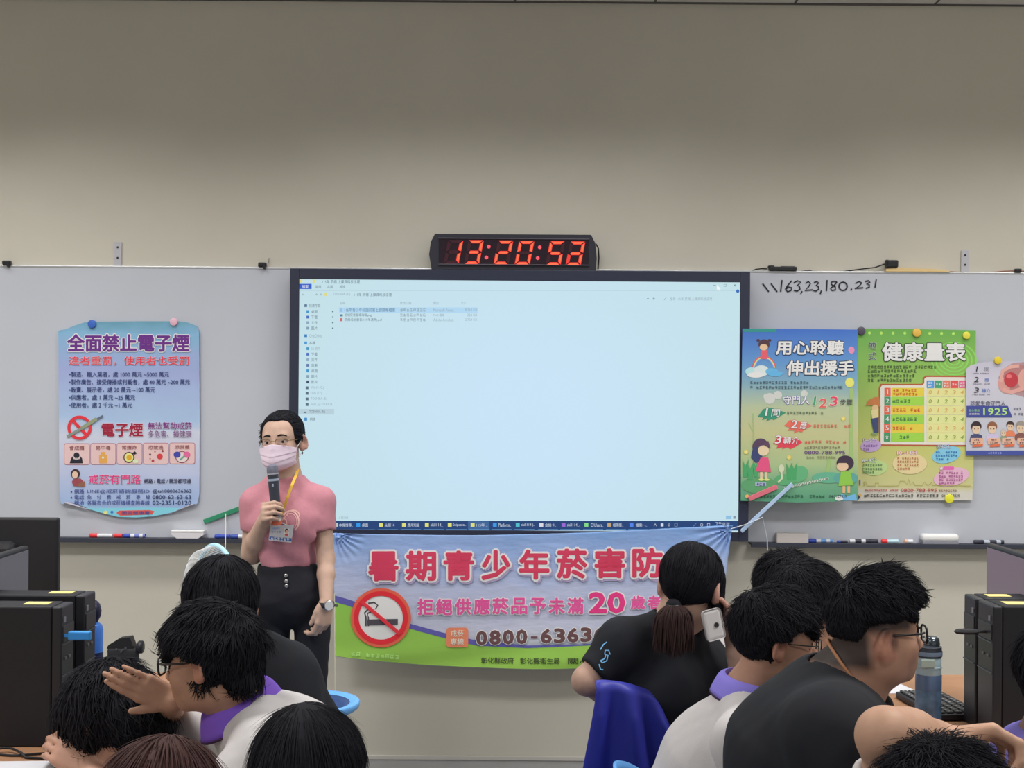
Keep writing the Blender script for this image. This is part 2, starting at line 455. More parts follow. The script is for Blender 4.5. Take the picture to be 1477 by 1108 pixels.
for x, t in ((1029, '－'), (1044, '□'), (1058, '×')): ui.text(t, x, 410 if t != '－' else 411.5, x + 3.5, 413.5 if t != '－' else 412.3, TX, 2)
ui.ell(1064, 420, 2.4, 2.4, (50, 110, 190), 2); ui.poly([(1034, 411), (1034, 419), (1036, 417.4), (1038, 420), (1039, 419.4), (1037.2, 416.9), (1039.6, 416.6)], (240, 246, 250), 3)
ui.text('搜尋 115年 菸癮 上課資料放這裡', 966, 429, 1027, 433.5, GR, 2); ui.rect(933, 430.5, 936, 431.5, TX, 2); ui.ell(943, 431, 1.6, 1.6, GR, 2); ui.line([(958, 433), (961, 429)], .8, GR, 2)
ui.text('3 個項目', 489, 745, 502, 749, GR, 2); ui.rect(1047, 744, 1055, 749, (140, 190, 225), 2); ui.rect(1057.5, 744.5, 1061.5, 748.5, (130, 150, 165), 2)
ui.rect(431, 751.5, 1066, 765.3, (34, 66, 118), 1)
tb = [(482, '本機搜尋..', (190, 200, 190), 489, 20), (514, '桌面', (50, 150, 230), 522, 9), (547, 'skill114', (220, 220, 120), 555, 14), (580, '應用知能', (220, 220, 120), 588, 17), (613, 'skill114_', (220, 220, 120), 621, 18), (646, 'Snipaste..', (220, 220, 120), 653, 19),
      (679, '115年 ..', (220, 220, 120), 687, 16), (711, 'Platform..', (60, 150, 230), 719, 18), (744, 'skill114 |..', (80, 190, 200), 752, 19), (778, '金鑰卡..', (215, 215, 225), 786, 16), (810, 'skill114_..', (150, 100, 210), 818, 19), (843, 'C:\\Users..', (130, 215, 130), 852, 18), (876, '相簿影..', (190, 160, 120), 884, 15), (908, '檔案1 -..', (80, 130, 230), 917, 16)]
ui.rect(675, 752, 706, 765, (62, 100, 152), 2)
for x, t, c, xt, w_ in tb:
    ui.rect(x, 754.5, x + 5.5, 760, c, 3); ui.text(t, xt, 755, xt + w_, 760, (205, 216, 230), 3); ui.rect(x - 2, 763.6, x + 27, 764.6, (110, 170, 220), 3)
for x, t in ((943, '︿'), (953, '■'), (963, '◇'), (973, '▯'), (1000, '／'), (1010, '○'), (1020, '□')): ui.text(t, x, 755, x + 4, 759.5, (205, 216, 230), 3)
ui.text('下午 01:20', 1032, 753, 1052, 757.5, (205, 216, 230), 3)
ui.build('file_window', scr)

# ------------------------------------------------------------------ digital wall clock
CYp = 5.62
ck = empty('digital_clock', (at(741, 388, CYp).x, CYp, sz1 + .0015))
tag(ck, 'black digital wall clock with red lit digits on top of the screen', 'clock')
P_ = [at(x, y, CYp) - ck.location for x, y in ((628, 338.5), (852, 340), (858, 352), (860, 374), (858.5, 389), (623, 387.0), (619.5, 368), (622, 350))]
for p in P_: 
    if p.z < 0.01: p.z = 0
M_ck = mat('clock_case', (.030, .031, .046), 0.5)
MB().prism([(p.x, -.030, p.z) for p in P_], (0, .085, 0)).build('case', ck, M_ck)
h0 = at(634, 345, CYp) - ck.location; h1 = at(848, 384, CYp) - ck.location
MB().box(((h0.x + h1.x) / 2, -.031, (h0.z + h1.z) / 2), (h1.x - h0.x, .006, h0.z - h1.z), .001).build('window', ck, mat('clock_window', (.022, .010, .018), 0.25))
M_rim = mat('clock_rim', (.10, .09, .12), .4)
rm = MB(); rm.box(((h0.x + h1.x) / 2, -.0345, h1.z), (h1.x - h0.x + .006, .006, .004), .001); rm.box(((h0.x + h1.x) / 2, -.0345, h0.z), (h1.x - h0.x + .006, .006, .004), .001)
rm.build('rim', ck, M_rim)
led_on = mat('led_on', (.05, .01, .01), .4, emit=(1.0, .14, .05), estr=1.25)
led_edge = mat('led_edge', (.05, .01, .01), .4, emit=(1.0, .045, .03), estr=1.0)
led_dim = mat('led_half', (.05, .01, .01), .4, emit=(.85, .04, .03), estr=1.0)
led_off = mat('led_off', (.060, .012, .022), .4)
led_dot = mat('led_dot', (.05, .01, .01), .4, emit=(.9, .09, .13), estr=1.1)
pr = Print(CYp - .0355, .0006, mk=lambda c: c)
SEG = {'1': 'bc', '3': 'abgcd', '2': 'abged', '0': 'abcdef', '5': 'afgcd'}
def seven(x0, y0, x1, y1, ch, half=''):
    """seven slanted segments; x0.. box of the upright digit"""
    sh_ = .20; h = y1 - y0; t = 5.6
    def q(pts, on):
        pts = [(x + (y1 - y) * sh_, y) for x, y in pts]
        pr.poly(pts, on, 1 if on is led_off else 2)
    ym = (y0 + y1) / 2; g = .9
    segs = {'a': [(x0 + g, y0), (x1 - g, y0), (x1 - t, y0 + t * .8), (x0 + t, y0 + t * .8)],
            'd': [(x0 + t, y1 - t * .8), (x1 - t, y1 - t * .8), (x1 - g, y1), (x0 + g, y1)],
            'g': [(x0 + t * .6, ym), (x0 + t, ym - t * .42), (x1 - t, ym - t * .42), (x1 - t * .6, ym), (x1 - t, ym + t * .42), (x0 + t, ym + t * .42)],
            'f': [(x0, y0 + g), (x0 + t * .85, y0 + t), (x0 + t * .85, ym - t * .5), (x0, ym - g)],
            'b': [(x1, y0 + g), (x1, ym - g), (x1 - t * .85, ym - t * .5), (x1 - t * .85, y0 + t)],
            'e': [(x0, ym + g), (x0 + t * .85, ym + t * .5), (x0 + t * .85, y1 - t), (x0, y1 - g)],
            'c': [(x1, ym + g), (x1, y1 - g), (x1 - t * .85, y1 - t), (x1 - t * .85, ym + t * .5)]}
    for k, p in segs.items():
        on = k in SEG[ch]
        q(p, led_edge if on else (led_dim if k in half else led_off))
        if on:
            mx_ = sum(a for a, _ in p) / len(p); my_ = sum(b for _, b in p) / len(p)
            hz = k in 'adg'
            q([(mx_ + (a - mx_) * (.86 if hz else .56), my_ + (b - my_) * (.56 if hz else .86)) for a, b in p], led_on)
for x0, ch, hf in ((639.5, '1', ''), (669, '3', ''), (711.5, '2', ''), (742, '0', ''), (786.5, '5', ''), (815.5, '3', 'e')):
    dy = (x0 - 640) * .0125
    seven(x0, 346.2 + dy, x0 + 22, 381 + dy, ch, hf)
for x, y in ((705, 356), (701.6, 371.5), (778.5, 356.8), (775.6, 372.4)): pr.ell(x, y, 2.7, 2.7, led_dot, 2, n=16)
pr.build('digits', ck)
wr = MB(); wr.tube([at(859.5, 352, 5.66), at(863, 358, 5.665), at(864, 372, 5.67), at(862.5, 388.6, 5.672)], .003, 6); o = wr.build('clock_cable', None, M_black, sm=60)
tag(o, 'thin black cable running down the right side of the digital clock', 'cable')
# ------------------------------------------------------------------ paper with procedural printed gradients
def paper(name, stops, noise=0.12, nscale=5.0, c2=None, rough=.5, axis='Z', rings=None):
    m = mat(name, (.5, .5, .5), rough, spec=.4)
    nt = m.node_tree; b = nt.nodes['Principled BSDF']
    tc = nt.nodes.new('ShaderNodeTexCoord'); sp = nt.nodes.new('ShaderNodeSeparateXYZ')
    nt.links.new(tc.outputs['Generated'], sp.inputs[0])
    nz = nt.nodes.new('ShaderNodeTexNoise'); nz.inputs['Scale'].default_value = nscale; nz.inputs['Detail'].default_value = 4
    mp = nt.nodes.new('ShaderNodeMapping'); mp.inputs['Scale'].default_value = (1, 1, 2.2)
    nt.links.new(tc.outputs['Object'], mp.inputs[0]); nt.links.new(mp.outputs[0], nz.inputs['Vector'])
    a = nt.nodes.new('ShaderNodeMath'); a.operation = 'MULTIPLY_ADD'; a.inputs[1].default_value = noise; 
    nt.links.new(nz.outputs[0], a.inputs[0]); nt.links.new(sp.outputs[axis], a.inputs[2])
    s_ = nt.nodes.new('ShaderNodeMath'); s_.operation = 'SUBTRACT'; s_.inputs[1].default_value = noise * .5
    nt.links.new(a.outputs[0], s_.inputs[0])
    r = nt.nodes.new('ShaderNodeValToRGB')
    while len(r.color_ramp.elements) < len(stops): r.color_ramp.elements.new(0.5)
    for e, (p, c) in zip(r.color_ramp.elements, stops): e.position = p; e.color = (*rgb(*c, PG), 1)
    nt.links.new(s_.outputs[0], r.inputs[0]); nt.links.new(r.outputs[0], b.inputs['Base Color'])
    return m

def sheet(name, label, cat, outline, Y, m, thick=.0014):
    c = at(sum(p[0] for p in outline) / len(outline), max(p[1] for p in outline), Y)
    root = empty(name, c); tag(root, label, cat)
    mb = MB(); mb.prism([at(x, y, Y) for x, y in outline], (0, thick, 0)).build('paper', root, m, world=True)
    return root

PURP = (88, 40, 112); RED = (176, 44, 66); NAVY = (42, 52, 96); WHT = (196, 196, 208); BLK = (34, 34, 44)
# ---- poster 1: purple title, e-cigarette ban
Y1 = 5.668
ol = [(84, 478), (86, 476.5), (95, 475), (108, 469.5), (122, 465), (150, 464), (200, 463.5), (255, 463.5), (268, 464.5), (278, 468), (284, 470.5), (287, 478), (288, 600), (287.5, 712), (285, 726), (281, 729.5), (276, 727), (262, 734), (245, 740.5), (222, 745), (195, 747), (170, 746), (150, 741), (128, 734), (110, 727), (97, 723.5), (92, 728), (88, 726), (86, 715), (85, 600)]
p1 = sheet('poster', 'tall pale blue poster with purple title and curled corners on left board', 'poster', ol, Y1,
           paper('poster_sky', [(0, (120, 170, 205)), (.05, (128, 150, 185)), (.3, (162, 166, 190)), (.42, (168, 172, 194)), (.5, (138, 160, 196)), (.75, (130, 140, 178)), (.93, (108, 148, 176)), (1, (86, 130, 150))], .16, 6))
g = Print(Y1, .0007)
g.text('全面禁止電子煙', 97, 482, 273.5, 507.5, PURP, 4, .040, out=(196, 184, 206), outw=.10)
g.text('違者重罰，使用者也受罰', 99.5, 514, 272.5, 527, (186, 44, 62), 4, .012, out=(196, 180, 194), outw=.05)
for i, (t, x1) in enumerate((('•製造、輸入業者，處 1000 萬元 ~5000 萬元', 244), ('•製作廣告、接受傳播或刊載者，處 40 萬元 ~200 萬元', 274), ('•販賣、展示者，處 20 萬元 ~100 萬元', 224), ('•供應者，處 1 萬元 ~25 萬元', 195), ('•使用者，處 2 千元 ~1 萬元', 191))):
    y = 536 + i * 11.1
    g.text(t, 100, y, x1, y + 8.2, NAVY, 3, .012)
g.ring(115, 617, 17.5, 13.2, (186, 44, 54), 5); g.line([(104, 605.5), (126, 628.5)], 4.6, (186, 44, 54), 4)
g.line([(97, 630), (136, 608)], 4, (112, 118, 112), 6); g.line([(118, 618), (140, 604)], 5, (120, 128, 104), 7); g.line([(138, 606), (149, 600)], 3, (80, 90, 104), 6)
g.text('電子煙', 146.5, 610, 206.5, 630, (132, 30, 52), 4, .038, out=(188, 176, 190), outw=.06)
g.text('無法幫助戒菸', 213.5, 609, 277, 619, (104, 34, 112), 4, .02, out=(188, 184, 200), outw=.05)
g.text('多危害、損健康', 214, 621, 276.5, 631, (104, 60, 112), 4, 0, out=(188, 184, 200), outw=.035)
for i, t in enumerate(('會成癮', '易中毒', '常爆炸', '恐致癌', '添禁藥')):
    x = 93.2 + i * 38; y = 640.4 - i * .25
    g.rect(x - .8, y - .8, x + 36.3, y + 30.3, (150, 92, 104), 1, 3.2); g.rect(x, y, x + 35.5, y + 29.5, (196, 160, 160), 2, 2.8)
    g.text(t, x + 7, y + 2.8, x + 28.5, y + 9, (120, 66, 70), 3, .01)
    cx = x + 17.5; cy = y + 20
    if i == 0:
        g.ell(cx, cy - 3.5, 4.2, 4.2, BLK, 3); g.poly([(cx - 10, cy + 8), (cx - 8, cy + 1), (cx - 6, cy - 2), (cx - 4, cy + 2), (cx + 4, cy + 2), (cx + 6, cy - 2), (cx + 8, cy + 1), (cx + 9, cy + 8)], BLK, 3); g.ell(cx, cy + 1.5, 3, 1.4, (150, 150, 150), 4)
    if i == 1:
        g.rect(cx - 5.5, cy - 4, cx + 6, cy + 8, (206, 138, 70), 3, 1.5); g.rect(cx - 3, cy - 8, cx + 3.5, cy - 4.5, (206, 138, 70), 3); g.ell(cx, cy, 1.6, 1.6, (222, 214, 190), 4)
    if i == 2:
        g.ell(cx - .5, cy, 8, 8, (70, 50, 50), 3); g.ell(cx - .5, cy, 6.4, 6.4, (206, 190, 120), 4); g.ell(cx, cy, 3.8, 3.8, (184, 140, 40), 5); g.poly([(cx + 4, cy - 6), (cx + 8, cy - 9), (cx + 11, cy - 6), (cx + 8, cy - 4)], BLK, 4); g.ell(cx + 9, cy + 5.5, 4, 3, (180, 190, 160), 4)
    if i == 3:
        for ax, ay, r_, c_ in ((6, -1, 4.2, (176, 52, 58)), (-4, 5, 2, (150, 50, 60)), (-8, -4, 1.5, (90, 40, 56)), (10, -9, 1.6, (110, 50, 60)), (-1, -8, 1, (150, 60, 60)), (-8, 2, 1, (150, 60, 60))): g.ell(cx + ax, cy + ay, r_, r_, c_, 3)
    if i == 4:
        g.ell(cx - 7, cy - 3.5, 5, 4.5, (54, 60, 140), 4); g.ell(cx + 7, cy - 3.5, 5, 4.5, (196, 88, 130), 4); g.ell(cx, cy, 9.6, 8.6, (110, 50, 60), 3); g.ell(cx, cy, 8.4, 7.4, (200, 176, 176), 3.5); g.line([(cx - 3, cy + 4), (cx + 4, cy - 2)], 2, (90, 140, 120), 5)
# small picture of a woman
g.ell(109, 683.5, 6.5, 7, (54, 36, 42), 3); g.ell(108.5, 685, 4.2, 5.2, (206, 160, 140), 4); g.poly([(104, 695), (106, 691), (116, 690), (122.5, 696), (122.5, 702), (106, 701)], (128, 62, 70), 4); g.poly([(113, 698), (122.5, 694), (122.5, 702), (112, 701.5)], (120, 82, 66), 5)
g.text('戒菸有門路', 128.5, 684.5, 203.5, 698.2, (196, 50, 110), 4, .018, out=(196, 178, 196), outw=.05)
g.text('網路 / 電話 / 親洽都可通', 208, 690.5, 275.5, 697.5, (44, 40, 66), 3, .016)
for i, (a, b_, c_, x1) in enumerate((('網路', 'LINE@戒菸諮詢服務ID', '@tsh0800636363', 216), ('電話', '免付費戒菸專線', '0800-63-63-63', 216), ('親洽', '各縣市合約戒菸機構查詢專線', '02-2351-0120', 216))):
    y = 705.6 + i * 8.2
    g.ell(103.2, y + 4, 1.2, 1.2, NAVY, 3); g.text(a, 107.5, y, 121.5, y + 6.6, (56, 66, 120), 3, .008)
    n = len(b_); x0 = 126
    if i == 1:
        for k, chh in enumerate(b_): g.text(chh, 126 + k * 14.1, y, 132 + k * 14.1, y + 6.4, (56, 66, 120), 3, .004)
    else: g.text(b_, x0, y, x1, y + 6.6, (56, 66, 120), 3, .004)
    g.text(c_, 220, y + .3, 276, y + 6.4, (40, 48, 84), 3, .016)
g.poly([(124, 733.2), (150, 733), (200, 732.2), (250, 732.5), (262, 733.6), (245, 740), (222, 744.6), (195, 746.5), (170, 745.5), (150, 740.7)], (110, 172, 214), 1)
g.poly([(168, 740), (172, 736.5), (216, 735.8), (223, 737.5), (220, 742), (174, 744)], (180, 76, 70), 2); g.text('國民健康署', 176, 737.2, 216, 742.4, (60, 70, 130), 3, .01)
g.ell(152.5, 739.3, 3, 2.6, (206, 206, 120), 2); g.ell(161.5, 738.8, 2.2, 2, (50, 110, 170), 2)
g.build('lettering', p1)
# curled lower corners: rolled grey backs of the sheet
for s_, (xa, ya, xb, yb, xc, yc) in (('l', (92, 728, 97, 723.2, 131, 736)), ('r', (283, 728, 277, 726.8, 243, 741.5))):
    A = at(xa, ya, Y1); B = at(xb, yb, Y1); Cc = at(xc, yc, Y1)
    def fl(u, v, A=A, B=B, Cc=Cc):
        p = B.lerp(Cc, u); q = A.lerp(Cc, min(1, u * 1.05))
        r = p.lerp(q, v); r = r + V(0, -.012 * sin(v * pi) * (1 - u) - .002, .004 * v * (1 - u)); return r
    MB().grid(fl, 10, 6).build('curled_corner', p1, mat('paper_back', rgb(140, 138, 148, PG), .6), sm=60, world=True, solid=.001)

# ---- poster 2: listening and helping hands
Y2 = 5.568
ol = [(1071, 474), (1150, 474.5), (1237, 475.5), (1238, 600), (1237, 722), (1195, 724), (1150, 725), (1120, 724), (1068.5, 722.5), (1069, 600)]
p2 = sheet('poster', 'blue to green poster with two cartoon girls overlapping the screen frame', 'poster', ol, Y2,
           paper('poster_field', [(0, (72, 128, 100)), (.1, (92, 140, 110)), (.22, (140, 158, 116)), (.4, (160, 160, 118)), (.55, (150, 160, 130)), (.68, (108, 142, 156)), (.8, (82, 124, 170)), (1, (54, 92, 164))], .05, 5))
g = Print(Y2, .0004)
WH2 = (212, 214, 200)
g.rect(1072, 474.3, 1120, 479, (46, 122, 116), 1)
g.text('用心聆聽', 1118.5, 491, 1216.5, 512, WH2, 5, .042, out=(28, 34, 60), outw=.085, shear=.06)
g.text('伸出援手', 1133.5, 520, 1231, 542, WH2, 5, .042, out=(28, 34, 60), outw=.085, shear=.06)
g.ell(1228, 505, 4.5, 5, (206, 120, 150), 2)
# girl with a rainbow over clouds
g.ell(1102, 497, 8, 7.5, (70, 50, 56), 3); g.ell(1093.5, 491, 2.5, 2, (70, 50, 56), 3); g.ell(1110, 491, 2.5, 2, (70, 50, 56), 3); g.ell(1101.5, 501, 6, 4.5, (206, 160, 130), 4); g.rect(1097, 505, 1107, 518, (190, 82, 92), 3, 2)
for k, c_ in enumerate(((190, 80, 80), (210, 180, 110), (90, 130, 190))):
    g.line(arc(1102, 534, 17 - k * 1.7, 20 - k * 1.7, 190, 350), 1.8, c_, 2)
for cx, cy, rx, ry, c_ in ((1084, 536, 9, 6, (150, 184, 204)), (1098, 535, 11, 8, (176, 186, 196)), (1113, 536, 9, 5, (90, 150, 200)), (1090, 541, 12, 4, (190, 194, 200)), (1118, 539, 11, 4, (84, 148, 204))): g.ell(cx, cy, rx, ry, c_, 3)
g.scrib(1082, 550, 1176, 554, (64, 84, 96)); g.scrib(1082, 557, 1216, 561, (64, 84, 96))
for a, b_, r_ in ((1110, 575, 8), (1122, 570, 6), (1105, 572, 4), (1160, 568, 5)): g.ell(a, b_, r_, r_, (170, 172, 168), 1)
g.ell(1225.5, 552, 6.5, 7, (204, 190, 96), 2)
g.text('守門人', 1129.5, 571, 1167.5, 583.5, (190, 190, 204), 5, .02, out=(60, 68, 140), outw=.06)
for t, x0, y0, x1, y1, c_ in (('1', 1170, 572, 1178, 585, (58, 128, 96)), ('2', 1181, 575, 1192, 588, (196, 80, 76)), ('3', 1196, 572, 1207, 586, (186, 62, 84))): g.text(t, x0, y0, x1, y1, c_, 5, .03, out=(196, 190, 180), outw=.08, shear=.15)
g.text('步驟', 1211.5, 576, 1229.5, 585, (70, 70, 70), 4, .008)
def splash(pts, c_): g.poly(pts, c_, 2)
splash([(1093, 601), (1101, 590), (1112, 588), (1125, 592), (1133.5, 595.5), (1122, 602), (1116, 606), (1113, 604), (1105, 608), (1107, 603), (1099, 606), (1101, 602)], (50, 122, 98))
splash([(1131, 614), (1139, 606), (1152, 608), (1162, 610), (1171.5, 614), (1160, 620), (1156, 624), (1152, 622), (1145, 625), (1146, 621), (1136, 621), (1139, 617)], (196, 92, 80))
splash([(1115, 640), (1122, 631), (1140, 632), (1152, 634), (1157.5, 638), (1148, 644), (1140, 648), (1136, 645), (1128, 648), (1129, 645), (1120, 647), (1122, 642)], (186, 58, 74))
for a, b_, x0, y0, x1, y1, xb0, xb1, oc in (('1', '問', 1101, 588, 1108, 600, 1112, 1124, (40, 90, 80)), ('2', '應', 1140, 606, 1149, 618, 1153, 1163, (150, 60, 56)), ('3', '轉介', 1117, 628, 1126, 640, 1129, 1152, (150, 40, 56))):
    g.text(a, x0, y0, x1, y1, (206, 204, 196), 5, .03, out=oc, outw=.08, shear=.2); g.text(b_, xb0, y0 + 2, xb1, y1 + 1, (206, 204, 196), 5, .014, out=oc, outw=.06, shear=.15)
g.scrib(1135, 594, 1188, 598, (80, 96, 78)); g.scrib(1173, 612.5, 1228, 617, (170, 92, 74)); g.scrib(1160, 635.5, 1221, 640, (170, 84, 70)); g.scrib(1160, 644, 1212, 647.5, (110, 104, 84))
g.text('0800-788-995', 1160, 650, 1219, 655.5, (88, 58, 108), 3, .02); g.scrib(1163, 658, 1206, 661.5, (120, 120, 92))
# trees, bushes and the two children
GRN = (92, 140, 92)
g.rect(1225, 560, 1230.5, 690, (132, 158, 100), 1); g.line([(1193, 686), (1196, 665), (1195, 658)], 5, (132, 158, 100), 1); g.line([(1086, 655), (1087, 620), (1086, 596)], 1.6, (132, 160, 108), 1); g.line([(1080, 610), (1086, 622)], 1, (132, 160, 108), 1)
g.ell(1152, 684, 14, 11, (84, 146, 104), 2, -25); g.ell(1133, 692, 16, 8, (78, 140, 96), 2); g.ell(1195, 689, 24, 8, (84, 146, 120), 2); g.ell(1220, 690, 18, 9, (80, 136, 130), 2); g.ell(1095, 700, 26, 12, (78, 134, 92), 1)
for x, y in ((1075, 672), (1082, 676), (1090, 672), (1138, 676), (1145, 676)): g.poly([(x - 3, y + 16), (x - 4, y - 8), (x, y), (x + 5, y - 10), (x + 3, y + 16)], (64, 136, 88), 3)
for x, y in ((1076, 652), (1138, 660), (1216, 604)): g.ell(x, y, 3.2, 3.2, (210, 170, 90), 3); g.ell(x, y, 1.3, 1.3, (220, 200, 130), 4)
g.ell(1097, 645, 12, 12.5, (74, 56, 78), 3); g.poly([(1086, 645), (1083, 660), (1090, 668), (1100, 664), (1098, 645)], (52, 60, 96), 3); g.ell(1101, 650, 8, 7.5, (212, 172, 142), 4); g.poly([(1097, 660), (1108, 660), (1112, 681), (1089, 680)], (192, 72, 110), 4); g.rect(1096, 681, 1100, 691, (206, 166, 138), 3); g.rect(1103, 681, 1107, 691, (206, 166, 138), 3); g.ell(1098, 692, 4, 1.6, (214, 200, 110), 4); g.ell(1106, 692, 4, 1.6, (214, 200, 110), 4); g.poly([(1100, 640), (1108, 636), (1111, 646), (1104, 644)], (80, 60, 80), 5)
g.ell(1219, 668, 12.5, 11, (56, 44, 60), 3); g.ell(1215, 673, 8.5, 6.5, (206, 160, 134), 4); g.poly([(1206, 668), (1212, 660), (1224, 662), (1222, 668)], (56, 44, 60), 5); g.poly([(1213, 680), (1226, 680), (1231, 700), (1209, 701)], (118, 164, 66), 4); g.rect(1215, 701, 1219, 711, (190, 150, 110), 3); g.rect(1222, 701, 1226, 711, (190, 150, 110), 3)
g.poly([(1206, 722), (1214, 712), (1222, 716), (1234, 712), (1236, 722)], (96, 150, 190), 2); g.ell(1210, 719, 6, 3.4, (196, 196, 196), 3)
g.ell(1127, 676, 4, 6, (170, 176, 150), 3); g.line([(1127, 680), (1128, 690), (1122, 696)], 2.5, (170, 176, 150), 3)
pts = [(1090, 696.5), (1105, 702)]
g.rect(1089, 696, 1105, 701, (140, 150, 170), 3); g.scrib(1091, 697, 1104, 700.6, (60, 70, 110), 4)
for k in range(13): 
    x = 1133 + k * 5.0; y = 704 - k * 1.15; g.ell(x, y, 2.2, 2, (170, 176, 168), 3); g.scrib(x - 1.3, y - 1.5, x + 1.3, y + 1.5, (70, 90, 70), 4)
g.ell(1077.5, 716, 2.8, 2.8, (210, 150, 90), 3); g.scrib(1083, 714, 1190, 718, (44, 84, 64)); g.text('04-7127839', 1196, 714, 1221, 718, (44, 60, 64), 3, .012)
g.build('lettering', p2)

# ---- poster 3: green health scale
Y3 = 5.664
ol = [(1236.5, 474), (1300, 474.6), (1355, 475.4), (1407.5, 476.5), (1407, 560), (1405, 640), (1402.5, 721.5), (1370, 722), (1340, 722), (1290, 722), (1231.5, 723), (1234, 600)]
p3 = sheet('poster', 'green and yellow poster with a scoring table between two other posters', 'poster', ol, Y3,
           paper('poster_green', [(0, (176, 174, 168)), (.055, (172, 170, 160)), (.085, (168, 166, 120)), (.3, (162, 164, 96)), (.55, (140, 158, 84)), (.72, (122, 158, 78)), (1, (88, 142, 66))], .03, 5))
g = Print(Y3, .0004)
for k, r_ in enumerate((9, 15, 21, 27, 33)): g.ring(1376, 520, r_, r_ - 2.2, (116, 176, 84), 1, asp=.8)
for k in range(8): g.ell(1254 + k * 17 + (2 if k > 3 else 0), 480.6 + k * .1, 2.2, 2.2, (150, 190, 90), 2)
g.text('簡', 1252.5, 494, 1264, 504.5, (40, 60, 60), 5, .004, out=(196, 204, 190), outw=.05); g.text('式', 1252.5, 508, 1264, 519.5, (40, 60, 60), 5, .004, out=(196, 204, 190), outw=.05)
g.text('健康量表', 1272, 493.5, 1393, 521.0, (196, 196, 192), 5, .038, out=(30, 44, 34), outw=.075, slope=.005)
g.scrib(1252, 527.5, 1351, 531.6, (66, 82, 52)); g.scrib(1251.5, 533.5, 1327, 537.6, (66, 82, 52)); g.scrib(1251.5, 540, 1320, 544.2, (66, 82, 52)); g.scrib(1251.5, 546.5, 1320, 550.7, (66, 82, 52))
def tab(grow, c_, z):
    e = grow
    g.poly([(1272 - e, 556 - e), (1330 - e, 556 - e), (1333 - e, 553), (1333 - e, 547 - e), (1336, 544 - e), (1405, 544.5 - e), (1403, 642 + e), (1270 - e, 641 + e), (1269.5 - e, 560)], c_, z)
tab(2.2, (150, 78, 50), 1); tab(0, (186, 184, 176), 2)
rc = [((204, 170, 62), (200, 88, 66)), ((132, 176, 66), (60, 126, 88))]
for i in range(6):
    y = 559.5 + i * 13.0; a, b_ = rc[i % 2]
    x0 = 1275.5 - i * .15
    g.rect(x0, y, x0 + 9, y + 12.6, b_, 3); g.text('12345★'[i], x0 + 2, y + 2, x0 + 6.8, y + 9.5, (206, 206, 200), 5, .02)
    g.rect(x0 + 10, y, 1333, y + 12.6, a, 3); tc_ = (170, 76, 40) if i % 2 == 0 else (52, 96, 60)
    if i == 0: g.scrib(1288, y + 1.6, 1327, y + 5.4, tc_, 4); g.scrib(1288, y + 7.2, 1324, y + 11, tc_, 4)
    else: g.scrib(1287, y + 4, (1314, 1328, 1328, 1317, 1312)[i - 1], y + 8.6, tc_, 4)
    g.rect(1336.5, y, 1394, y + 12.6, (196, 184, 128) if i % 2 == 0 else (184, 194, 128), 3)
    for k in range(5):
        g.text('01234'[k], 1338.8 + k * 11.5, y + 3.6, 1343.2 + k * 11.5, y + 9.4, (176, 140, 70) if i % 2 == 0 else (108, 132, 60), 4, .008, shear=.2)
for k, c_ in enumerate(((62, 128, 184), (60, 134, 100), (196, 104, 84), (186, 70, 70), (190, 84, 120))):
    x = 1336.5 + k * 11.6; g.rect(x, 549, x + 10.6, 560, c_, 3); 
    for yy in ((551, 555.5) if k in (0, 2, 4) else (553,)): g.scrib(x + 1.5, yy, x + 9, yy + 3, (206, 206, 206), 4)
# farmer
g.poly([(1248, 585), (1253, 577), (1263, 572.5), (1268, 573), (1270, 587), (1258, 585)], (164, 104, 62), 4); g.ell(1262, 589, 5, 5, (212, 160, 120), 4); g.poly([(1256, 592), (1266, 590), (1267, 606), (1258, 606)], (206, 176, 130), 5); g.poly([(1256, 604), (1267, 602), (1267, 624), (1260, 624)], (56, 66, 100), 5); g.ell(1261, 626, 5, 1.8, (110, 130, 90), 5)
def bub(cx, cy, rx, ry, c_, rot=0): g.ell(cx, cy, rx, ry, c_, 1.5, rot)
bub(1256, 643, 15, 9, (160, 136, 176), -8); bub(1262, 675, 18, 11, (156, 178, 120), -5); bub(1312, 669, 25, 15, (206, 172, 130)); bub(1365, 656, 21, 12, (112, 166, 196), -14); bub(1372, 688, 26, 13, (196, 150, 170), -12)
for t, x0, y0, x1, y1, c_ in (('0~5分', 1244.5, 631.5, 1265, 638, (120, 84, 140)), ('6~9分', 1243.5, 660.5, 1264.5, 667.5, (70, 120, 84)), ('10~14分', 1294, 649.5, 1323, 656.5, (190, 70, 80)), ('15分以上', 1351, 641.5, 1371, 647.5, (50, 104, 160)), ('★', 1354.5, 672, 1360.5, 678.5, (190, 90, 150))): g.text(t, x0, y0, x1, y1, (212, 208, 204), 4, .02, out=c_, outw=.09)
g.rect(1360, 673, 1376, 678, (190, 90, 150), 2, 2)
for x0, y0, x1, n, c_ in ((1245, 641.5, 1266, 2, (110, 76, 130)), (1244, 670, 1273, 3, (80, 110, 70)), (1294, 659.5, 1325, 4, (150, 96, 70)), (1349.5, 650.5, 1381, 3, (40, 100, 150)), (1354, 680.5, 1389, 4, (140, 70, 120))):
    for k in range(n): g.scrib(x0, y0 + k * 5, x1 - (k == n - 1) * 12, y0 + k * 5 + 3.2, c_, 4)
sk = [(1246, 701), (1246, 695), (1250, 695), (1250, 701), (1262, 701), (1262, 697), (1267, 697), (1267, 701), (1295, 701), (1298, 694), (1305, 694), (1308, 699), (1310, 691), (1313, 700), (1316, 695), (1320, 700), (1330, 700), (1333, 695), (1338, 700), (1344, 696), (1345, 700), (1400, 701)]
g.line(sk, .8, (140, 132, 70), 2)
g.rect(1239, 692, 1241, 699.5, (90, 80, 150), 2)
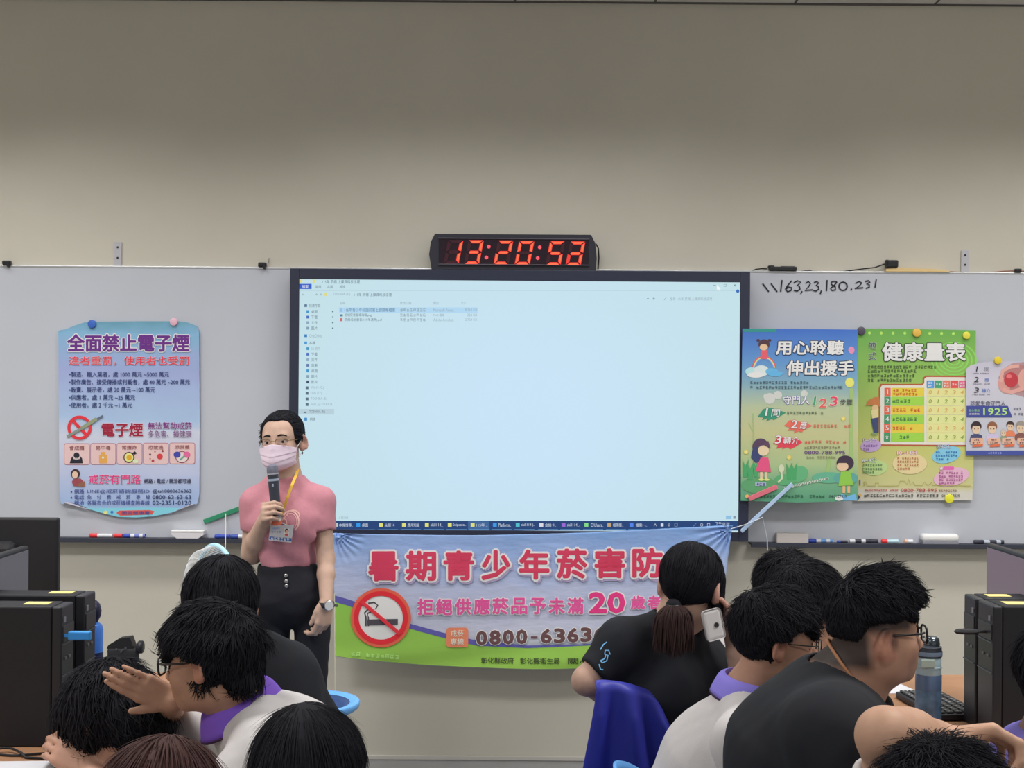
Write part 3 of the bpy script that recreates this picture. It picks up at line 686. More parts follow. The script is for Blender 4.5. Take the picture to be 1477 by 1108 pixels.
g.scrib(1247, 706, 1296, 709, (150, 70, 70)); g.text('0800-788-995', 1299, 704.5, 1351, 709.8, (150, 60, 66), 3, .016); g.scrib(1354, 706.5, 1380, 709.5, (120, 80, 76))
g.scrib(1246, 713, 1318, 717, (60, 60, 60)); g.scrib(1322, 713, 1354, 717, (60, 60, 60)); g.text('04-7127839', 1358, 713, 1384, 717, (50, 50, 50), 3, .01); g.ell(1240, 714.5, 2.4, 2.4, (204, 150, 90), 3)
g.build('lettering', p3)

# ---- poster 4: hands and a helpline number
Y4 = 5.656
ol = [(1393, 533), (1400, 527), (1415, 523), (1438, 521), (1460, 521), (1505, 522), (1506, 658.5), (1477, 657), (1440, 657), (1393.5, 657.5), (1393.5, 590)]
p4 = sheet('poster', 'grey poster with cupped hands, a navy band and a row of portraits', 'poster', ol, Y4,
           paper('poster_grey', [(0, (160, 162, 172)), (.5, (164, 164, 174)), (.8, (168, 166, 178)), (1, (160, 158, 172))], .2, 3))
g = Print(Y4, .0004)
g.poly([(1440, 545), (1447, 532), (1460, 524), (1478, 522), (1505, 523), (1505, 580), (1477, 573), (1455, 566), (1443, 556)], (150, 120, 124), 1)
g.ell(1470, 546, 26, 20, (150, 104, 104), 2, 10); g.ell(1448, 556, 8, 12, (176, 128, 122), 3, -20); g.line([(1443, 551), (1446, 535), (1458, 529), (1470, 528)], 5, (184, 140, 132), 4); g.line([(1446, 562), (1458, 566), (1477, 560)], 6, (182, 136, 130), 4); g.ell(1458, 548, 10, 11, (158, 52, 60), 5); g.ell(1455, 543, 4, 3, (190, 96, 100), 6); g.ell(1480, 546, 12, 16, (180, 134, 126), 3, 15)
for i, (a, b_, c_) in enumerate((('1', '問', (120, 120, 130)), ('2', '應', (90, 110, 160)), ('3', '轉介', (90, 110, 160)))):
    y = 528.5 + i * 15.3
    g.text(a, 1405.5 - (i and 1), y, 1411, y + 7.5, (40, 40, 52), 4, .02, shear=.2); g.text(b_, 1420 if i < 2 else 1416, y + 1.5, 1426.5 if i < 2 else 1428.5, y + 7, c_, 4, .004)
    g.scrib(1403, y + 9.4, 1428, y + 11, (90, 90, 110), 3)
g.text('珍愛生命守門人', 1399.5, 578, 1450, 585.6, (70, 70, 92), 4, .008)
g.poly([(1394, 585.5), (1453.5, 585.5), (1460, 602), (1394, 602)], (58, 66, 126), 3)
g.text('安心專線', 1397, 590, 1413, 594, (120, 160, 120), 4, .01); g.text('(依舊愛我)', 1397, 596, 1413, 599, (190, 196, 210), 4, .01); g.text('1925', 1418, 588.5, 1452.5, 599, (150, 190, 110), 4, .03)
g.scrib(1462, 588, 1473, 591.5, (90, 90, 104)); g.scrib(1462, 596, 1476, 599.5, (90, 90, 104))
for x, y, hr, cl, s_ in ((1408, 619, (50, 40, 46), (60, 64, 96), 1.0), (1431, 619, (120, 80, 60), (170, 160, 190), .95), (1447, 625, (160, 156, 156), (120, 130, 110), .6), (1457, 616, (60, 46, 44), (190, 110, 80), .75), (1472, 618, (130, 122, 116), (110, 74, 70), .95)):
    g.ell(x, y - 4 * s_, 7.6 * s_, 7.5 * s_, hr, 3); g.ell(x, y, 6 * s_, 7 * s_, (206, 164, 140), 4); g.poly([(x - 7 * s_, y - 5 * s_), (x - 3 * s_, y - 9.5 * s_), (x + 5 * s_, y - 9.5 * s_), (x + 7 * s_, y - 4 * s_), (x + 2 * s_, y - 4.5 * s_)], hr, 5)
    g.poly([(x - 10 * s_, y + 18 * s_), (x - 8 * s_, y + 9 * s_), (x - 3 * s_, y + 7 * s_), (x + 3 * s_, y + 7 * s_), (x + 8 * s_, y + 9 * s_), (x + 10 * s_, y + 18 * s_)], cl, 3)
    for q in (-1, 1): g.ell(x + q * 2.4 * s_, y - .5, .8, .8, BLK, 6)
for k, x in enumerate((1399.5, 1424.5, 1445, 1467)):
    g.rect(x, 632, x + 18.5, 641, (196, 150, 130), 5, 1.5); g.scrib(x + 5, 633.5, x + 13, 636, (90, 56, 56), 6); g.scrib(x + 3, 637, x + 15, 639.6, (90, 56, 56), 6); g.poly([(x + 3, 642), (x + 18, 640.5), (x + 18, 644), (x + 3, 645)], (190, 92, 60), 6)
g.rect(1393.5, 650, 1505, 657, (60, 70, 132), 2); g.scrib(1425, 652, 1445, 655, (120, 130, 180), 3)
g.build('lettering', p4)

# ---- cloth banner hung below the screen
YB = 5.555
def bwave2(x, y): return bwave(x, y) + .0022
def bwave(x, y):
    """depth of the folds of the cloth at photo position (x, y)"""
    d = .004 * sin(x * .035 + y * .012) + .0006 * sin(x * .081 - y * .03)
    dx, dy = x - 483, y - 768
    r_ = math.hypot(dx, dy); a = math.atan2(dy, max(dx, .1))
    fall = max(0, 1 - r_ / 52.0) ** 1.3
    d += .012 * fall * sin(a * 26)
    dx2, dy2 = 1056 - x, y - 760
    r2 = math.hypot(dx2, dy2); a2 = math.atan2(dy2, max(dx2, .1))
    d += .012 * max(0, 1 - r2 / 70.0) ** 1.3 * sin(a2 * 24)
    d += .004 * sin(y * .09 + x * .02) * math.exp(-((y - 955) / 22.0) ** 2)
    return d
def bedge(u, v):
    """photo position of the cloth at (u, v) in 0..1"""
    xt = 481 + (1056.5 - 481) * u; xb = 482.5 + (1044 - 482.5) * u
    yt = 769 + (757.5 - 769) * u + 9 * sin(pi * u) * (1 - .35 * u)
    yb = 946.5 + (950 - 946.5) * u + 17 * sin(pi * u) ** .8 if 0 < u < 1 else (946.5 if u <= 0 else 950)
    x = xt + (xb - xt) * v; y = yt + (yb - yt) * v
    if u > .97: x -= 5 * sin(pi * v) * (u - .97) / .03
    return x, y
def bpt(u, v):
    x, y = bedge(u, v); p = at(x, y, YB); p.y -= bwave(x, y); return p
cb = at(765, 965, YB)
bn = empty('banner', cb); tag(bn, 'long printed cloth banner with red title hanging below the lit screen', 'banner')
M_cloth = paper('banner_cloth', [(0, (150, 160, 150)), (.25, (158, 160, 176)), (.55, (148, 154, 178)), (.75, (128, 146, 182)), (1, (96, 128, 174))], .32, 4.5, rough=.75)
def crinkle(m):
    nt = m.node_tree; b = nt.nodes['Principled BSDF']; tc = nt.nodes.new('ShaderNodeTexCoord'); mp = nt.nodes.new('ShaderNodeMapping'); mp.inputs['Scale'].default_value = (9, 1, 26); mp.inputs['Rotation'].default_value = (0, .35, 0)
    nz = nt.nodes.new('ShaderNodeTexNoise'); nz.inputs['Scale'].default_value = 1; nz.inputs['Detail'].default_value = 3; bp = nt.nodes.new('ShaderNodeBump'); bp.inputs['Strength'].default_value = .8; bp.inputs['Distance'].default_value = .005
    nt.links.new(tc.outputs['Object'], mp.inputs[0]); nt.links.new(mp.outputs[0], nz.inputs['Vector']); nt.links.new(nz.outputs[0], bp.inputs['Height']); nt.links.new(bp.outputs[0], b.inputs['Normal'])
crinkle(M_cloth)
MB().grid(bpt, 260, 90).build('cloth', bn, M_cloth, sm=60, world=True, solid=.0008)
g = Print(YB, .0011, bend=bwave2)
# dense strips so the ink follows the cloth
def strip(top, bot, c_, z, n=150):
    xs_ = [483.5 + (1047 - 483.5) * k / n for k in range(n + 1)]
    def f(l, x):
        for (xa, ya), (xb, yb) in zip(l, l[1:]):
            if xa <= x <= xb: 
                t = (x - xa) / (xb - xa); return ya + (yb - ya) * t
        return l[-1][1]
    rows = 18; pts = []; fs = []
    for x in xs_:
        a = f(top, x); b_ = f(bot, x)
        for j in range(rows + 1): pts.append((x, a + (b_ - a) * j / rows))
    R1 = rows + 1
    for i in range(n):
        for j in range(rows): fs.append((i * R1 + j, (i + 1) * R1 + j, (i + 1) * R1 + j + 1, i * R1 + j + 1))
    g.add(pts, fs, c_, z)
hill = [(480, 866.5), (500, 872), (540, 886), (592, 906), (640, 919), (690, 931), (760, 934), (850, 930), (900, 920), (960, 902), (1010, 882), (1050, 870.5)]
low = []
for k in range(60):
    u = k / 59; x, y = bedge(u, 1); low.append((x, y - .8))
low[0] = (480, low[0][1]); low[-1] = (1050, low[-1][1])
strip(hill, low, paper('banner_green', [(0, (120, 158, 66)), (.6, (116, 162, 66)), (1, (110, 166, 76))], .3, 8, rough=.75), 1.0)
strip([(x, y - (8.5 if x < 560 else 6.5 if x < 720 else 3 if x < 850 else 1.2)) for x, y in hill], [(x, y + .8) for x, y in hill], (78, 76, 140), 1.5)
REDT = (172, 52, 78); WB = (206, 186, 196)
tit = '暑期青少年菸害防制'
for k, chh in enumerate(tit):
    x = 531 + k * 54.4; y = 795 - .6 * k + (-1.0 if k > 4 else 0)
    w_ = 44 if k != 3 else 42
    g.text(chh, x, y, x + w_, y + 43.5, REDT, 5, .046, out=WB, outw=.12, shadow=(140, 130, 160))
g.ring(549.5, 891, 43.5, 33, (196, 84, 66), 4, asp=.985); g.ring(549.5, 891, 39, 32, (190, 40, 50), 5, asp=.985); g.ell(549.5, 891, 32.4, 31.8, (196, 192, 196), 3)
g.line([(522, 868), (577, 914)], 5.4, (188, 48, 58), 7)
g.poly([(530, 893.5), (574, 892.5), (574, 901), (530, 902)], (66, 62, 70), 5)
g.line([(528, 903), (528, 890), (526, 884), (532, 878), (537, 877)], 2, (60, 58, 66), 5); g.line([(531.5, 903), (531.5, 889), (530, 885), (541, 880), (545, 873), (540, 869), (531, 870)], 2, (60, 58, 66), 5)
PK = (184, 72, 128)
def banner_text(t, x0, y0, x1, y1, c_, bold, ow, sl, out=WB, z=5):
    n = len(t); wd = (x1 - x0) / n
    for k, chh in enumerate(t):
        if chh == ' ': continue
        yy = sl * (k * wd); g.text(chh, x0 + k * wd, y0 + yy, x0 + (k + .88) * wd, y1 + yy, c_, z, bold * 1.7, out=out, outw=ow)
banner_text('拒絕供應菸品予未滿', 602, 863, 845, 887, PK, .026, .085, -.007)
g.text('20', 849, 853.5, 902, 885, (190, 50, 110), 5, .06, out=WB, outw=.11)
banner_text('歲者', 909.5, 859, 957, 879, PK, .026, .085, -.007)
g.rect(644, 905, 675.5, 933.5, (206, 112, 84), 3, 4.5); g.text('戒菸', 650, 908.5, 669, 918, (208, 190, 176), 4, .016); g.text('專線', 650, 920.5, 669, 930, (208, 190, 176), 4, .016)
num = '0800-636363'; xx = 686.5
for k, chh in enumerate(num):
    wd = 13.5 if chh == '-' else 16.6
    y0 = 909.5 - (k * .65); 
    if chh == '-': g.rect(xx + 2.5, y0 + 10.5, xx + 12, y0 + 14, (88, 62, 64), 5)
    else: g.text(chh, xx, y0, xx + wd, y0 + 21.5, (88, 62, 64), 5, .070, out=(200, 190, 196), outw=.10)
    xx += wd + 2.6
for t, x0, x1 in (('彰化縣政府', 694, 741), ('彰化縣衛生局', 750, 807), ('關心您', 819, 870)): g.text(t, x0, 948.5, x1, 957.5, (52, 60, 40), 3, .014)
g.scrib(507, 940, 577, 946, (150, 186, 110), 3, slope=.075)
g.build('lettering', bn)

# ------------------------------------------------------------------ round magnets on the posters
def magnet(px, py, Y, r, c_, label):
    p = at(px, py, Y)
    mb = MB(); mb.lathe([(r, 0), (r, .004), (r * .93, .0075), (r * .6, .009), (.001, .0092)], p, 24, Matrix.Rotation(radians(90), 3, 'X'))
    o = mb.build('magnet', None, mat('magnet_%d_%d_%d' % c_, rgb(*c_, 1.9), .35), sm=40)
    tag(o, label, 'magnet', 'round magnets holding the posters')
magnet(133, 467.5, Y1, .0185, (48, 84, 156), 'blue round magnet at the top of the pale blue poster')
magnet(251, 464.5, Y1, .0170, (206, 146, 160), 'pink round magnet at the top of the pale blue poster')
magnet(1242, 477.5, Y3 - .0025, .0185, (66, 62, 74), 'large dark grey round magnet where two posters meet at the top')
magnet(1322, 480, Y3 - .002, .0185, (206, 150, 66), 'orange round magnet at the top middle of the green poster')
magnet(1393.5, 484, Y3 - .002, .0160, (206, 178, 66), 'yellow round magnet at the top right corner of the green poster')
magnet(1439, 520, Y4 - .002, .0165, (200, 164, 46), 'yellow round magnet at the top of the grey poster with hands')
magnet(1236, 717, Y3 - .0025, .0110, (56, 52, 68), 'small dark round magnet between two posters at their lower edge')
magnet(1369, 719.5, Y3 - .0025, .0195, (206, 188, 50), 'yellow round magnet at the lower edge of the green poster')

# ------------------------------------------------------------------ magnetic strips, cords
def strip_bar(x0, y0, x1, y1, Y, w_, c_, label):
    a = at(x0, y0, Y); b_ = at(x1, y1, Y); m_ = (a + b_) / 2; L = (b_ - a).length; an = math.atan2(b_.z - a.z, b_.x - a.x)
    o = MB().box((0, 0, 0), (L, .007, w_), .002).build('magnetic_strip', None, mat('strip_%d_%d_%d' % c_, rgb(*c_, 1.9), .5))
    o.location = m_; o.rotation_euler = (0, -an, 0); tag(o, label, 'magnetic strip', 'magnetic strips holding the banner cords')
strip_bar(294, 753, 372, 724, 5.6745, .0205, (40, 112, 84), 'green magnetic strip on the left board beside the standing woman')
strip_bar(1080, 720, 1121, 702, Y2 - .0075, .021, (176, 92, 104), 'rose red magnetic strip across the lower corner of the field poster')
strip_bar(1069, 767, 1143, 698, Y2 - .0125, .016, (140, 160, 196), 'pale blue magnetic strip leaning from the screen corner to the poster')
def cord(pts, label, r=.0022, c_=(178, 176, 160), name='cord'):
    o = MB().tube(pts, r, 6).build(name, None, mat('cord_%d_%d_%d' % c_, rgb(*c_, 1.9), .7), sm=60); tag(o, label, 'cord'); return o
cord([at(325.5, 741, 5.667), at(325.3, 775, 5.63), at(325, 800, 5.60), at(325, 860, 5.60)], 'thin pale cord hanging from the green strip beside the woman')
cord([at(482.5, 856, 5.549), at(482.8, 900, 5.549), at(483, 946, 5.552), at(483.5, 1000, 5.58), at(484, 1085, 5.62)], 'thin pale cord hanging down the left edge of the banner')
cord([at(1054.5, 763, YB - .014), at(1075, 757, YB - .012), at(1100, 746.5, 5.548), at(1104, 765, 5.57), at(1106.5, 778, 5.58), at(1108, 830, 5.59)], 'thin pale cord from the banner corner over the pale blue strip', c_=(170, 176, 186))

# ------------------------------------------------------------------ pens and erasers in the trays
def marker(px0, px1, body, cap, label, r=.0092, capleft=True, band=None):
    a = at(px0, 777, TY).x; b_ = at(px1, 777, TY).x
    root = empty('marker_pen', ((a + b_) / 2, TY - .004, TRAY)); tag(root, label, 'marker pen', 'whiteboard markers in the trays')
    L = b_ - a; R = Matrix.Rotation(radians(90), 3, 'Y'); ca = -1 if capleft else 1
    bl = L * .66; cl = L * .34
    bo = MB(); bo.m(mat('pen_%d_%d_%d' % body, rgb(*body, 1.9), .4)).lathe([(r * .92, -bl / 2), (r * .95, bl / 2)], (-ca * cl / 2, 0, r), 16, R)
    if band:
        bo.m(mat('pen_%d_%d_%d' % band, rgb(*band, 1.9), .4)); bo.lathe([(r * .98, -bl * .22), (r * .98, bl * .12)], (-ca * cl / 2, 0, r), 16, R); bo.lathe([(r * .98, bl * .34), (r * .98, bl * .5)], (-ca * cl / 2, 0, r), 16, R)
    bo.build('barrel', root, None, sm=40)
    cp = MB().lathe([(r * .8, -cl / 2), (r, -cl / 2 + .003), (r, cl / 2 - .003), (r * .8, cl / 2)], (ca * bl / 2, 0, r), 16, R); cp.build('pen_cap', root, mat('pen_%d_%d_%d' % cap, rgb(*cap, 1.9), .4), sm=40)
RD = (186, 46, 52); BL = (46, 66, 150); WP = (178, 180, 190); DK = (44, 44, 56)
marker(130, 163, WP, RD, 'red capped marker with a white barrel, in the left tray below the poster')
marker(164.5, 177, RD, RD, 'short red marker stub in the left tray beside a blue one')
marker(178, 210, WP, BL, 'blue and white marker lying in the left tray below the poster', band=(90, 100, 160))
marker(310, 332, BL, BL, 'plain blue marker in the left tray behind the hanging cord')
marker(333, 366, WP, (50, 70, 140), 'blue banded marker in the left tray next to the woman\'s elbow', band=BL)
marker(1165, 1200, WP, BL, 'blue capped marker beside the grey eraser in the right tray', band=(86, 130, 190))
marker(1207, 1222, DK, BL, 'small dark blue marker in the right tray between two white pens', r=.006)
marker(1225, 1266, WP, DK, 'long white marker with dark ends in the right tray', band=DK, capleft=False)
marker(1271, 1295, (150, 176, 190), RD, 'red capped marker with a pale blue end in the right tray')
marker(1304, 1316, WP, (206, 150, 130), 'short white pen with an orange end beside the white eraser')
marker(1404, 1447, (150, 156, 166), DK, 'dark capped marker at the right tray\'s far right, past the white eraser', band=DK)
def eraser(px0, px1, h, c_, label, name='board_eraser', dz=0.0, shape=0):
    a = at(px0, 777, TY).x; b_ = at(px1, 777, TY).x
    root = empty(name, ((a + b_) / 2, TY - .012, TRAY + dz)); tag(root, label, 'eraser')
    m1 = mat('eraser_%d_%d_%d' % c_, rgb(*c_, 1.9), .5); L = b_ - a
    if shape == 0:
        MB().box((0, 0, h * .64), (L, .046, h * .72), .012, seg=4).build('shell', root, m1, sm=50)
        MB().box((0, 0, h * .15), (L * .97, .042, h * .3), .002).build('felt_pad', root, mat('felt', rgb(120, 120, 130, 1.6), .9))
    elif shape == 1:
        MB().box((0, 0, h * .5), (L, .044, h), .004).build('block', root, m1)
    else:
        mb = MB(); mb.prism([(-L / 2, .022, h), (L / 2, .022, h), (L / 2, .022, h * .55), (L * .3, .022, 0), (-L * .3, .022, 0), (-L / 2, .022, h * .55)], (0, -.044, 0)); mb.build('shell', root, m1)
        MB().box((0, -.001, h + .001), (L * 1.02, .046, .006), .002).build('felt_pad', root, mat('eraser_top', rgb(186, 186, 190, 1.9), .8))
eraser(1118, 1164, .043, (158, 152, 150), 'grey block eraser leaning in the right tray', shape=1)
eraser(1327, 1380, .044, (196, 198, 206), 'white rounded eraser in the right tray')
eraser(250, 296, .032, (176, 174, 178), 'white shallow eraser in the left tray beside the green strip', shape=2)

# ------------------------------------------------------------------ small things along the top edge of the boards
TOP = BT
def clip(px, label):
    p = at(px, 383, 5.672)
    mb = MB(); mb.box((0, -.003, .010), (.034, .03, .020), .005); mb.box((.010, -.006, -.002), (.008, .034, .014), .002)
    o = mb.build('board_hook', None, M_black); o.location = (p.x, 5.683, TOP); tag(o, label, 'hook')
clip(9, 'small black hook on the left board\'s top edge at the picture\'s left end'); clip(378, 'small black hook on the left board\'s top edge beside the screen')
cord([at(388, 372, 5.694), at(387.6, 380, 5.694)], 'tiny cord end on the wall above the hook by the screen', .0016, (110, 106, 100))
def plate(px, y0, y1, label):
    a = at(px, y0, 5.695); b_ = at(px, y1, 5.695); h = a.z - TOP
    root = empty('wall_bracket', (a.x, 5.698, TOP)); tag(root, label, 'bracket')
    MB().box((0, -.002, h / 2), (.034, .004, h), .001).build('plate', root, mat('bracket_white', (.56, .56, .60), .5))
    for k, (dx, f) in enumerate(((0, .78), (0, .35))):
        MB().lathe([(.0045, 0), (.0045, .002), (.001, .0025)], (dx, -.004, h * f), 10, Matrix.Rotation(radians(90), 3, 'X')).build('screw', root, mat('screw_dark', (.03, .025, .04), .5))
plate(170, 349, 384, 'white screwed wall bracket above the left board'); plate(1392, 361, 396, 'white screwed wall bracket above the right board')
o = MB().prism([(0, 0, 0), (.276, 0, 0), (.262, 0, .007), (.20, 0, .013), (.03, 0, .015), (0, 0, .011)], (0, .024, 0)).build('wooden_slat', None, mat('slat_wood', rgb(188, 164, 118, 1.7), .6)); o.location = (at(1277, 393, 5.683).x, 5.672, TOP + .0005); tag(o, 'pale wooden slat lying on the right board\'s top edge', 'slat')
o = MB().box((0, 0, .0175), (.05, .04, .033), .006).box((-.02, .0, .030), (.014, .018, .012), .003).build('power_adapter', None, M_black); o.location = (at(1286, 385, 5.683).x, 5.684, TOP + .0160); tag(o, 'black power adapter sitting on the wooden slat', 'adapter')
o = MB().box((0, 0, .009), (.118, .03, .018), .004).box((-.050, 0, .018), (.026, .024, .010), .003).box((.02, -.003, .018), (.06, .015, .004), .001).build('extender_box', None, M_black); o.location = (at(1129, 390, 5.683).x, 5.684, TOP + .0005); tag(o, 'flat black cable box on the board edge right of the screen', 'cable box')
def wire(px, label, c_=(26, 26, 30), r=.0028):
    o = MB().tube([at(x, y, 5.684) for x, y in px], r, 6).build('cable', None, mat('wire_%d_%d_%d' % c_, rgb(*c_, 1.5), .5), sm=60); tag(o, label, 'cable')
wire([(1084, 391.5), (1090, 388.6), (1098, 387.6), (1106, 387.8)], 'short black cable from the screen top to the flat cable box')
wire([(1150, 391.8), (1160, 391.2), (1166, 390.2), (1172, 391.5), (1190, 392.6), (1215, 392), (1240, 388.5), (1262, 386), (1276, 381)], 'long black cable from the flat box to the power adapter')
wire([(1370, 392), (1400, 394), (1425, 394), (1445, 391.5), (1462, 390.5), (1490, 392)], 'reddish cable along the right board\'s top edge', (140, 104, 92))
o = MB().box((0, 0, .009), (.028, .022, .016), .003).build('cable_plug', None, M_black); o.location = (at(1468, 391, 5.683).x, 5.684, TOP + .0006); tag(o, 'small black plug on the reddish cable at the board\'s right end', 'plug')
# ------------------------------------------------------------------ signed-distance modelling (surface nets)
def n3(v): v = np.asarray(v, float); return v / (np.linalg.norm(v) + 1e-12)
class SDF:
    def __init__(s): s.ops = []
    def cap(s, a, b, ra, rb=None, k=.02, sub=False):
        a = np.array(a, float); b = np.array(b, float); rb = ra if rb is None else rb
        lo = np.minimum(a - ra, b - rb); hi = np.maximum(a + ra, b + rb)
        def f(P, a=a, b=b, ra=ra, rb=rb):
            ba = b - a; L2 = ba @ ba + 1e-12; pa = P - a
            t = np.clip((pa @ ba) / L2, 0, 1)
            return np.sqrt(((pa - t[..., None] * ba) ** 2).sum(-1)) - (ra + (rb - ra) * t)
        s.ops.append((f, lo, hi, k, sub)); return s
    def ell(s, c, r, R=None, k=.02, sub=False):
        c = np.array(c, float); r = np.array(r, float); R = np.eye(3) if R is None else np.array(R, float)
        e = np.sqrt(((R * r[None, :]) ** 2).sum(1))
        def f(P, c=c, r=r, R=R):
            q = (P - c) @ R
            k0 = np.sqrt(((q / r) ** 2).sum(-1)); k1 = np.sqrt(((q / (r * r)) ** 2).sum(-1)) + 1e-9
            return k0 * (k0 - 1) / k1
        s.ops.append((f, c - e, c + e, k, sub)); return s
    def ecap(s, a, b, ra, rb, X, k=.03, sub=False):
        """tapered limb with elliptic section; ra, rb = (half width along X, half depth)"""
        a = np.array(a, float); b = np.array(b, float); X = n3(X); ax = n3(b - a); X = n3(X - ax * (X @ ax)); Y = np.cross(ax, X)
        m = max(max(ra), max(rb)); lo = np.minimum(a, b) - m; hi = np.maximum(a, b) + m
        def f(P, a=a, b=b):
            ba = b - a; L2 = ba @ ba; pa = P - a; t0 = (pa @ ba) / L2; t = np.clip(t0, 0, 1)
            q = pa - t[..., None] * ba; rx = ra[0] + (rb[0] - ra[0]) * t; ry = ra[1] + (rb[1] - ra[1]) * t
            qx = q @ X; qy = q @ Y; qz = q @ ax; rm = np.minimum(rx, ry)
            k0 = np.sqrt((qx / rx) ** 2 + (qy / ry) ** 2 + (qz / rm) ** 2)
            k1 = np.sqrt((qx / rx ** 2) ** 2 + (qy / ry ** 2) ** 2 + (qz / rm ** 2) ** 2) + 1e-9
            return k0 * (k0 - 1) / k1
        s.ops.append((f, lo, hi, k, sub)); return s
    def fn(s, f, lo, hi, k=.01, sub=False):
        s.ops.append((f, np.array(lo, float), np.array(hi, float), k, sub)); return s
    def mesh(s, h, noise=None, lo=None, hi=None):
        L = np.min([o[1] for o in s.ops if not o[4]], 0) - 4 * h; H = np.max([o[2] for o in s.ops if not o[4]], 0) + 4 * h
        if lo is not None: L = np.maximum(L, lo)
        if hi is not None: H = np.minimum(H, hi)
        n = np.ceil((H - L) / h).astype(int) + 1
        Fd = np.full(tuple(n), 1.0, np.float32)
        ax = [L[i] + h * np.arange(n[i]) for i in range(3)]
        for f, a, b, k, sub in s.ops:
            m = k + 3 * h
            i0 = np.maximum(np.floor((a - m - L) / h).astype(int), 0); i1 = np.minimum(np.ceil((b + m - L) / h).astype(int) + 1, n)
            if (i1 <= i0).any(): continue
            sl = tuple(slice(i0[i], i1[i]) for i in range(3))
            P = np.stack(np.meshgrid(ax[0][sl[0]], ax[1][sl[1]], ax[2][sl[2]], indexing='ij'), -1)
            d = f(P).astype(np.float32); A = Fd[sl]
            if sub:
                q = np.maximum(k - np.abs(-d - A), 0) / k; Fd[sl] = np.maximum(A, -d) + q * q * k * .25
            else:
                q = np.maximum(k - np.abs(d - A), 0) / k; Fd[sl] = np.minimum(A, d) - q * q * k * .25
        if noise is not None:
            P = np.stack(np.meshgrid(*ax, indexing='ij'), -1); Fd = Fd + noise(P).astype(np.float32)
        return nets(Fd, L, h)
def nets(Fd, L, h):
    ins = Fd < 0
    for a in range(3):
        sl = [slice(None)] * 3
        for e in (0, -1): sl[a] = e; ins[tuple(sl)] = False
    Fd = np.where(ins, Fd, np.maximum(Fd, 1e-6))
    c = np.zeros(tuple(np.array(Fd.shape) - 1), np.int8)
    for i in (0, 1):
        for j in (0, 1):
            for k in (0, 1): c += ins[i:i + c.shape[0], j:j + c.shape[1], k:k + c.shape[2]]
    act = (c > 0) & (c < 8); idx = np.argwhere(act); nv = len(idx)
    vid = np.full(act.shape, -1, np.int64); vid[act] = np.arange(nv)
    acc = np.zeros((nv, 3)); cnt = np.zeros(nv)
    corners = [(i, j, k) for i in (0, 1) for j in (0, 1) for k in (0, 1)]
    val = {q: Fd[idx[:, 0] + q[0], idx[:, 1] + q[1], idx[:, 2] + q[2]] for q in corners}
    for q in corners:
        for a in range(3):
            if q[a]: continue
            r_ = list(q); r_[a] = 1; r_ = tuple(r_)
            A = val[q]; B = val[r_]; cr = (A < 0) != (B < 0)
            t = np.where(cr, A / np.where(A - B == 0, 1, A - B), 0); t = np.clip(t, 0, 1)
            p = np.zeros((nv, 3)); p += np.array(q); p[:, a] += t
            acc[cr] += p[cr]; cnt[cr] += 1
    v = L + h * (idx + acc / np.maximum(cnt, 1)[:, None])
    faces = []
    for a in range(3):
        b_, c_ = (a + 1) % 3, (a + 2) % 3
        s0 = [slice(None)] * 3; s1 = [slice(None)] * 3; s0[a] = slice(0, -1); s1[a] = slice(1, None)
        A = ins[tuple(s0)]; B = ins[tuple(s1)]
        for flip, M in ((False, A & ~B), (True, ~A & B)):
            e = np.argwhere(M)
            e = e[(e[:, b_] > 0) & (e[:, c_] > 0) & (e[:, b_] < ins.shape[b_] - 1) & (e[:, c_] < ins.shape[c_] - 1)]
            if not len(e): continue
            def g(db, dc):
                q = e.copy(); q[:, b_] -= db; q[:, c_] -= dc; return vid[q[:, 0], q[:, 1], q[:, 2]]
            f = np.stack([g(1, 1), g(0, 1), g(0, 0), g(1, 0)], 1)
            faces.append(f[:, ::-1] if flip else f)
    f = np.concatenate(faces)
    return v, f[(f >= 0).all(1)]
def relax(v, f, it=1, lam=.5):
    e = np.concatenate([f[:, [i, (i + 1) % 4]] for i in range(4)])
    for _ in range(it):
        acc = np.zeros_like(v); cnt = np.zeros(len(v))
        np.add.at(acc, e[:, 0], v[e[:, 1]]); np.add.at(acc, e[:, 1], v[e[:, 0]]); np.add.at(cnt, e[:, 0], 1); np.add.at(cnt, e[:, 1], 1)
        v = v + lam * (acc / np.maximum(cnt, 1)[:, None] - v)
    return v
def mk_mesh(name, v, f, parent, material, tint=None):
    me = bpy.data.meshes.new(name)
    me.vertices.add(len(v)); me.vertices.foreach_set('co', np.ascontiguousarray(v, np.float32).ravel())
    me.loops.add(f.size); me.polygons.add(len(f))
    me.loops.foreach_set('vertex_index', f.astype(np.int32).ravel())
    me.polygons.foreach_set('loop_start', np.arange(0, f.size, f.shape[1], dtype=np.int32))
    me.update(calc_edges=True); me.validate()
    me.polygons.foreach_set('use_smooth', np.ones(len(me.polygons), bool))
    if tint is not None:
        at_ = me.color_attributes.new('tint', 'FLOAT_COLOR', 'POINT')
        at_.data.foreach_set('color', np.concatenate([tint, np.ones((len(tint), 1))], 1).astype(np.float32).ravel())
    return link(name, me, parent, material, world=True)

def wav(P, s=1.0, seed=0):
    r = np.random.default_rng(seed); o = 0
    for i in range(5):
        k = r.normal(size=3) * s * (1 + .6 * i); o = o + np.sin(P @ k + r.uniform(0, 6.28)) / (1 + .5 * i)
    return o / 2.5

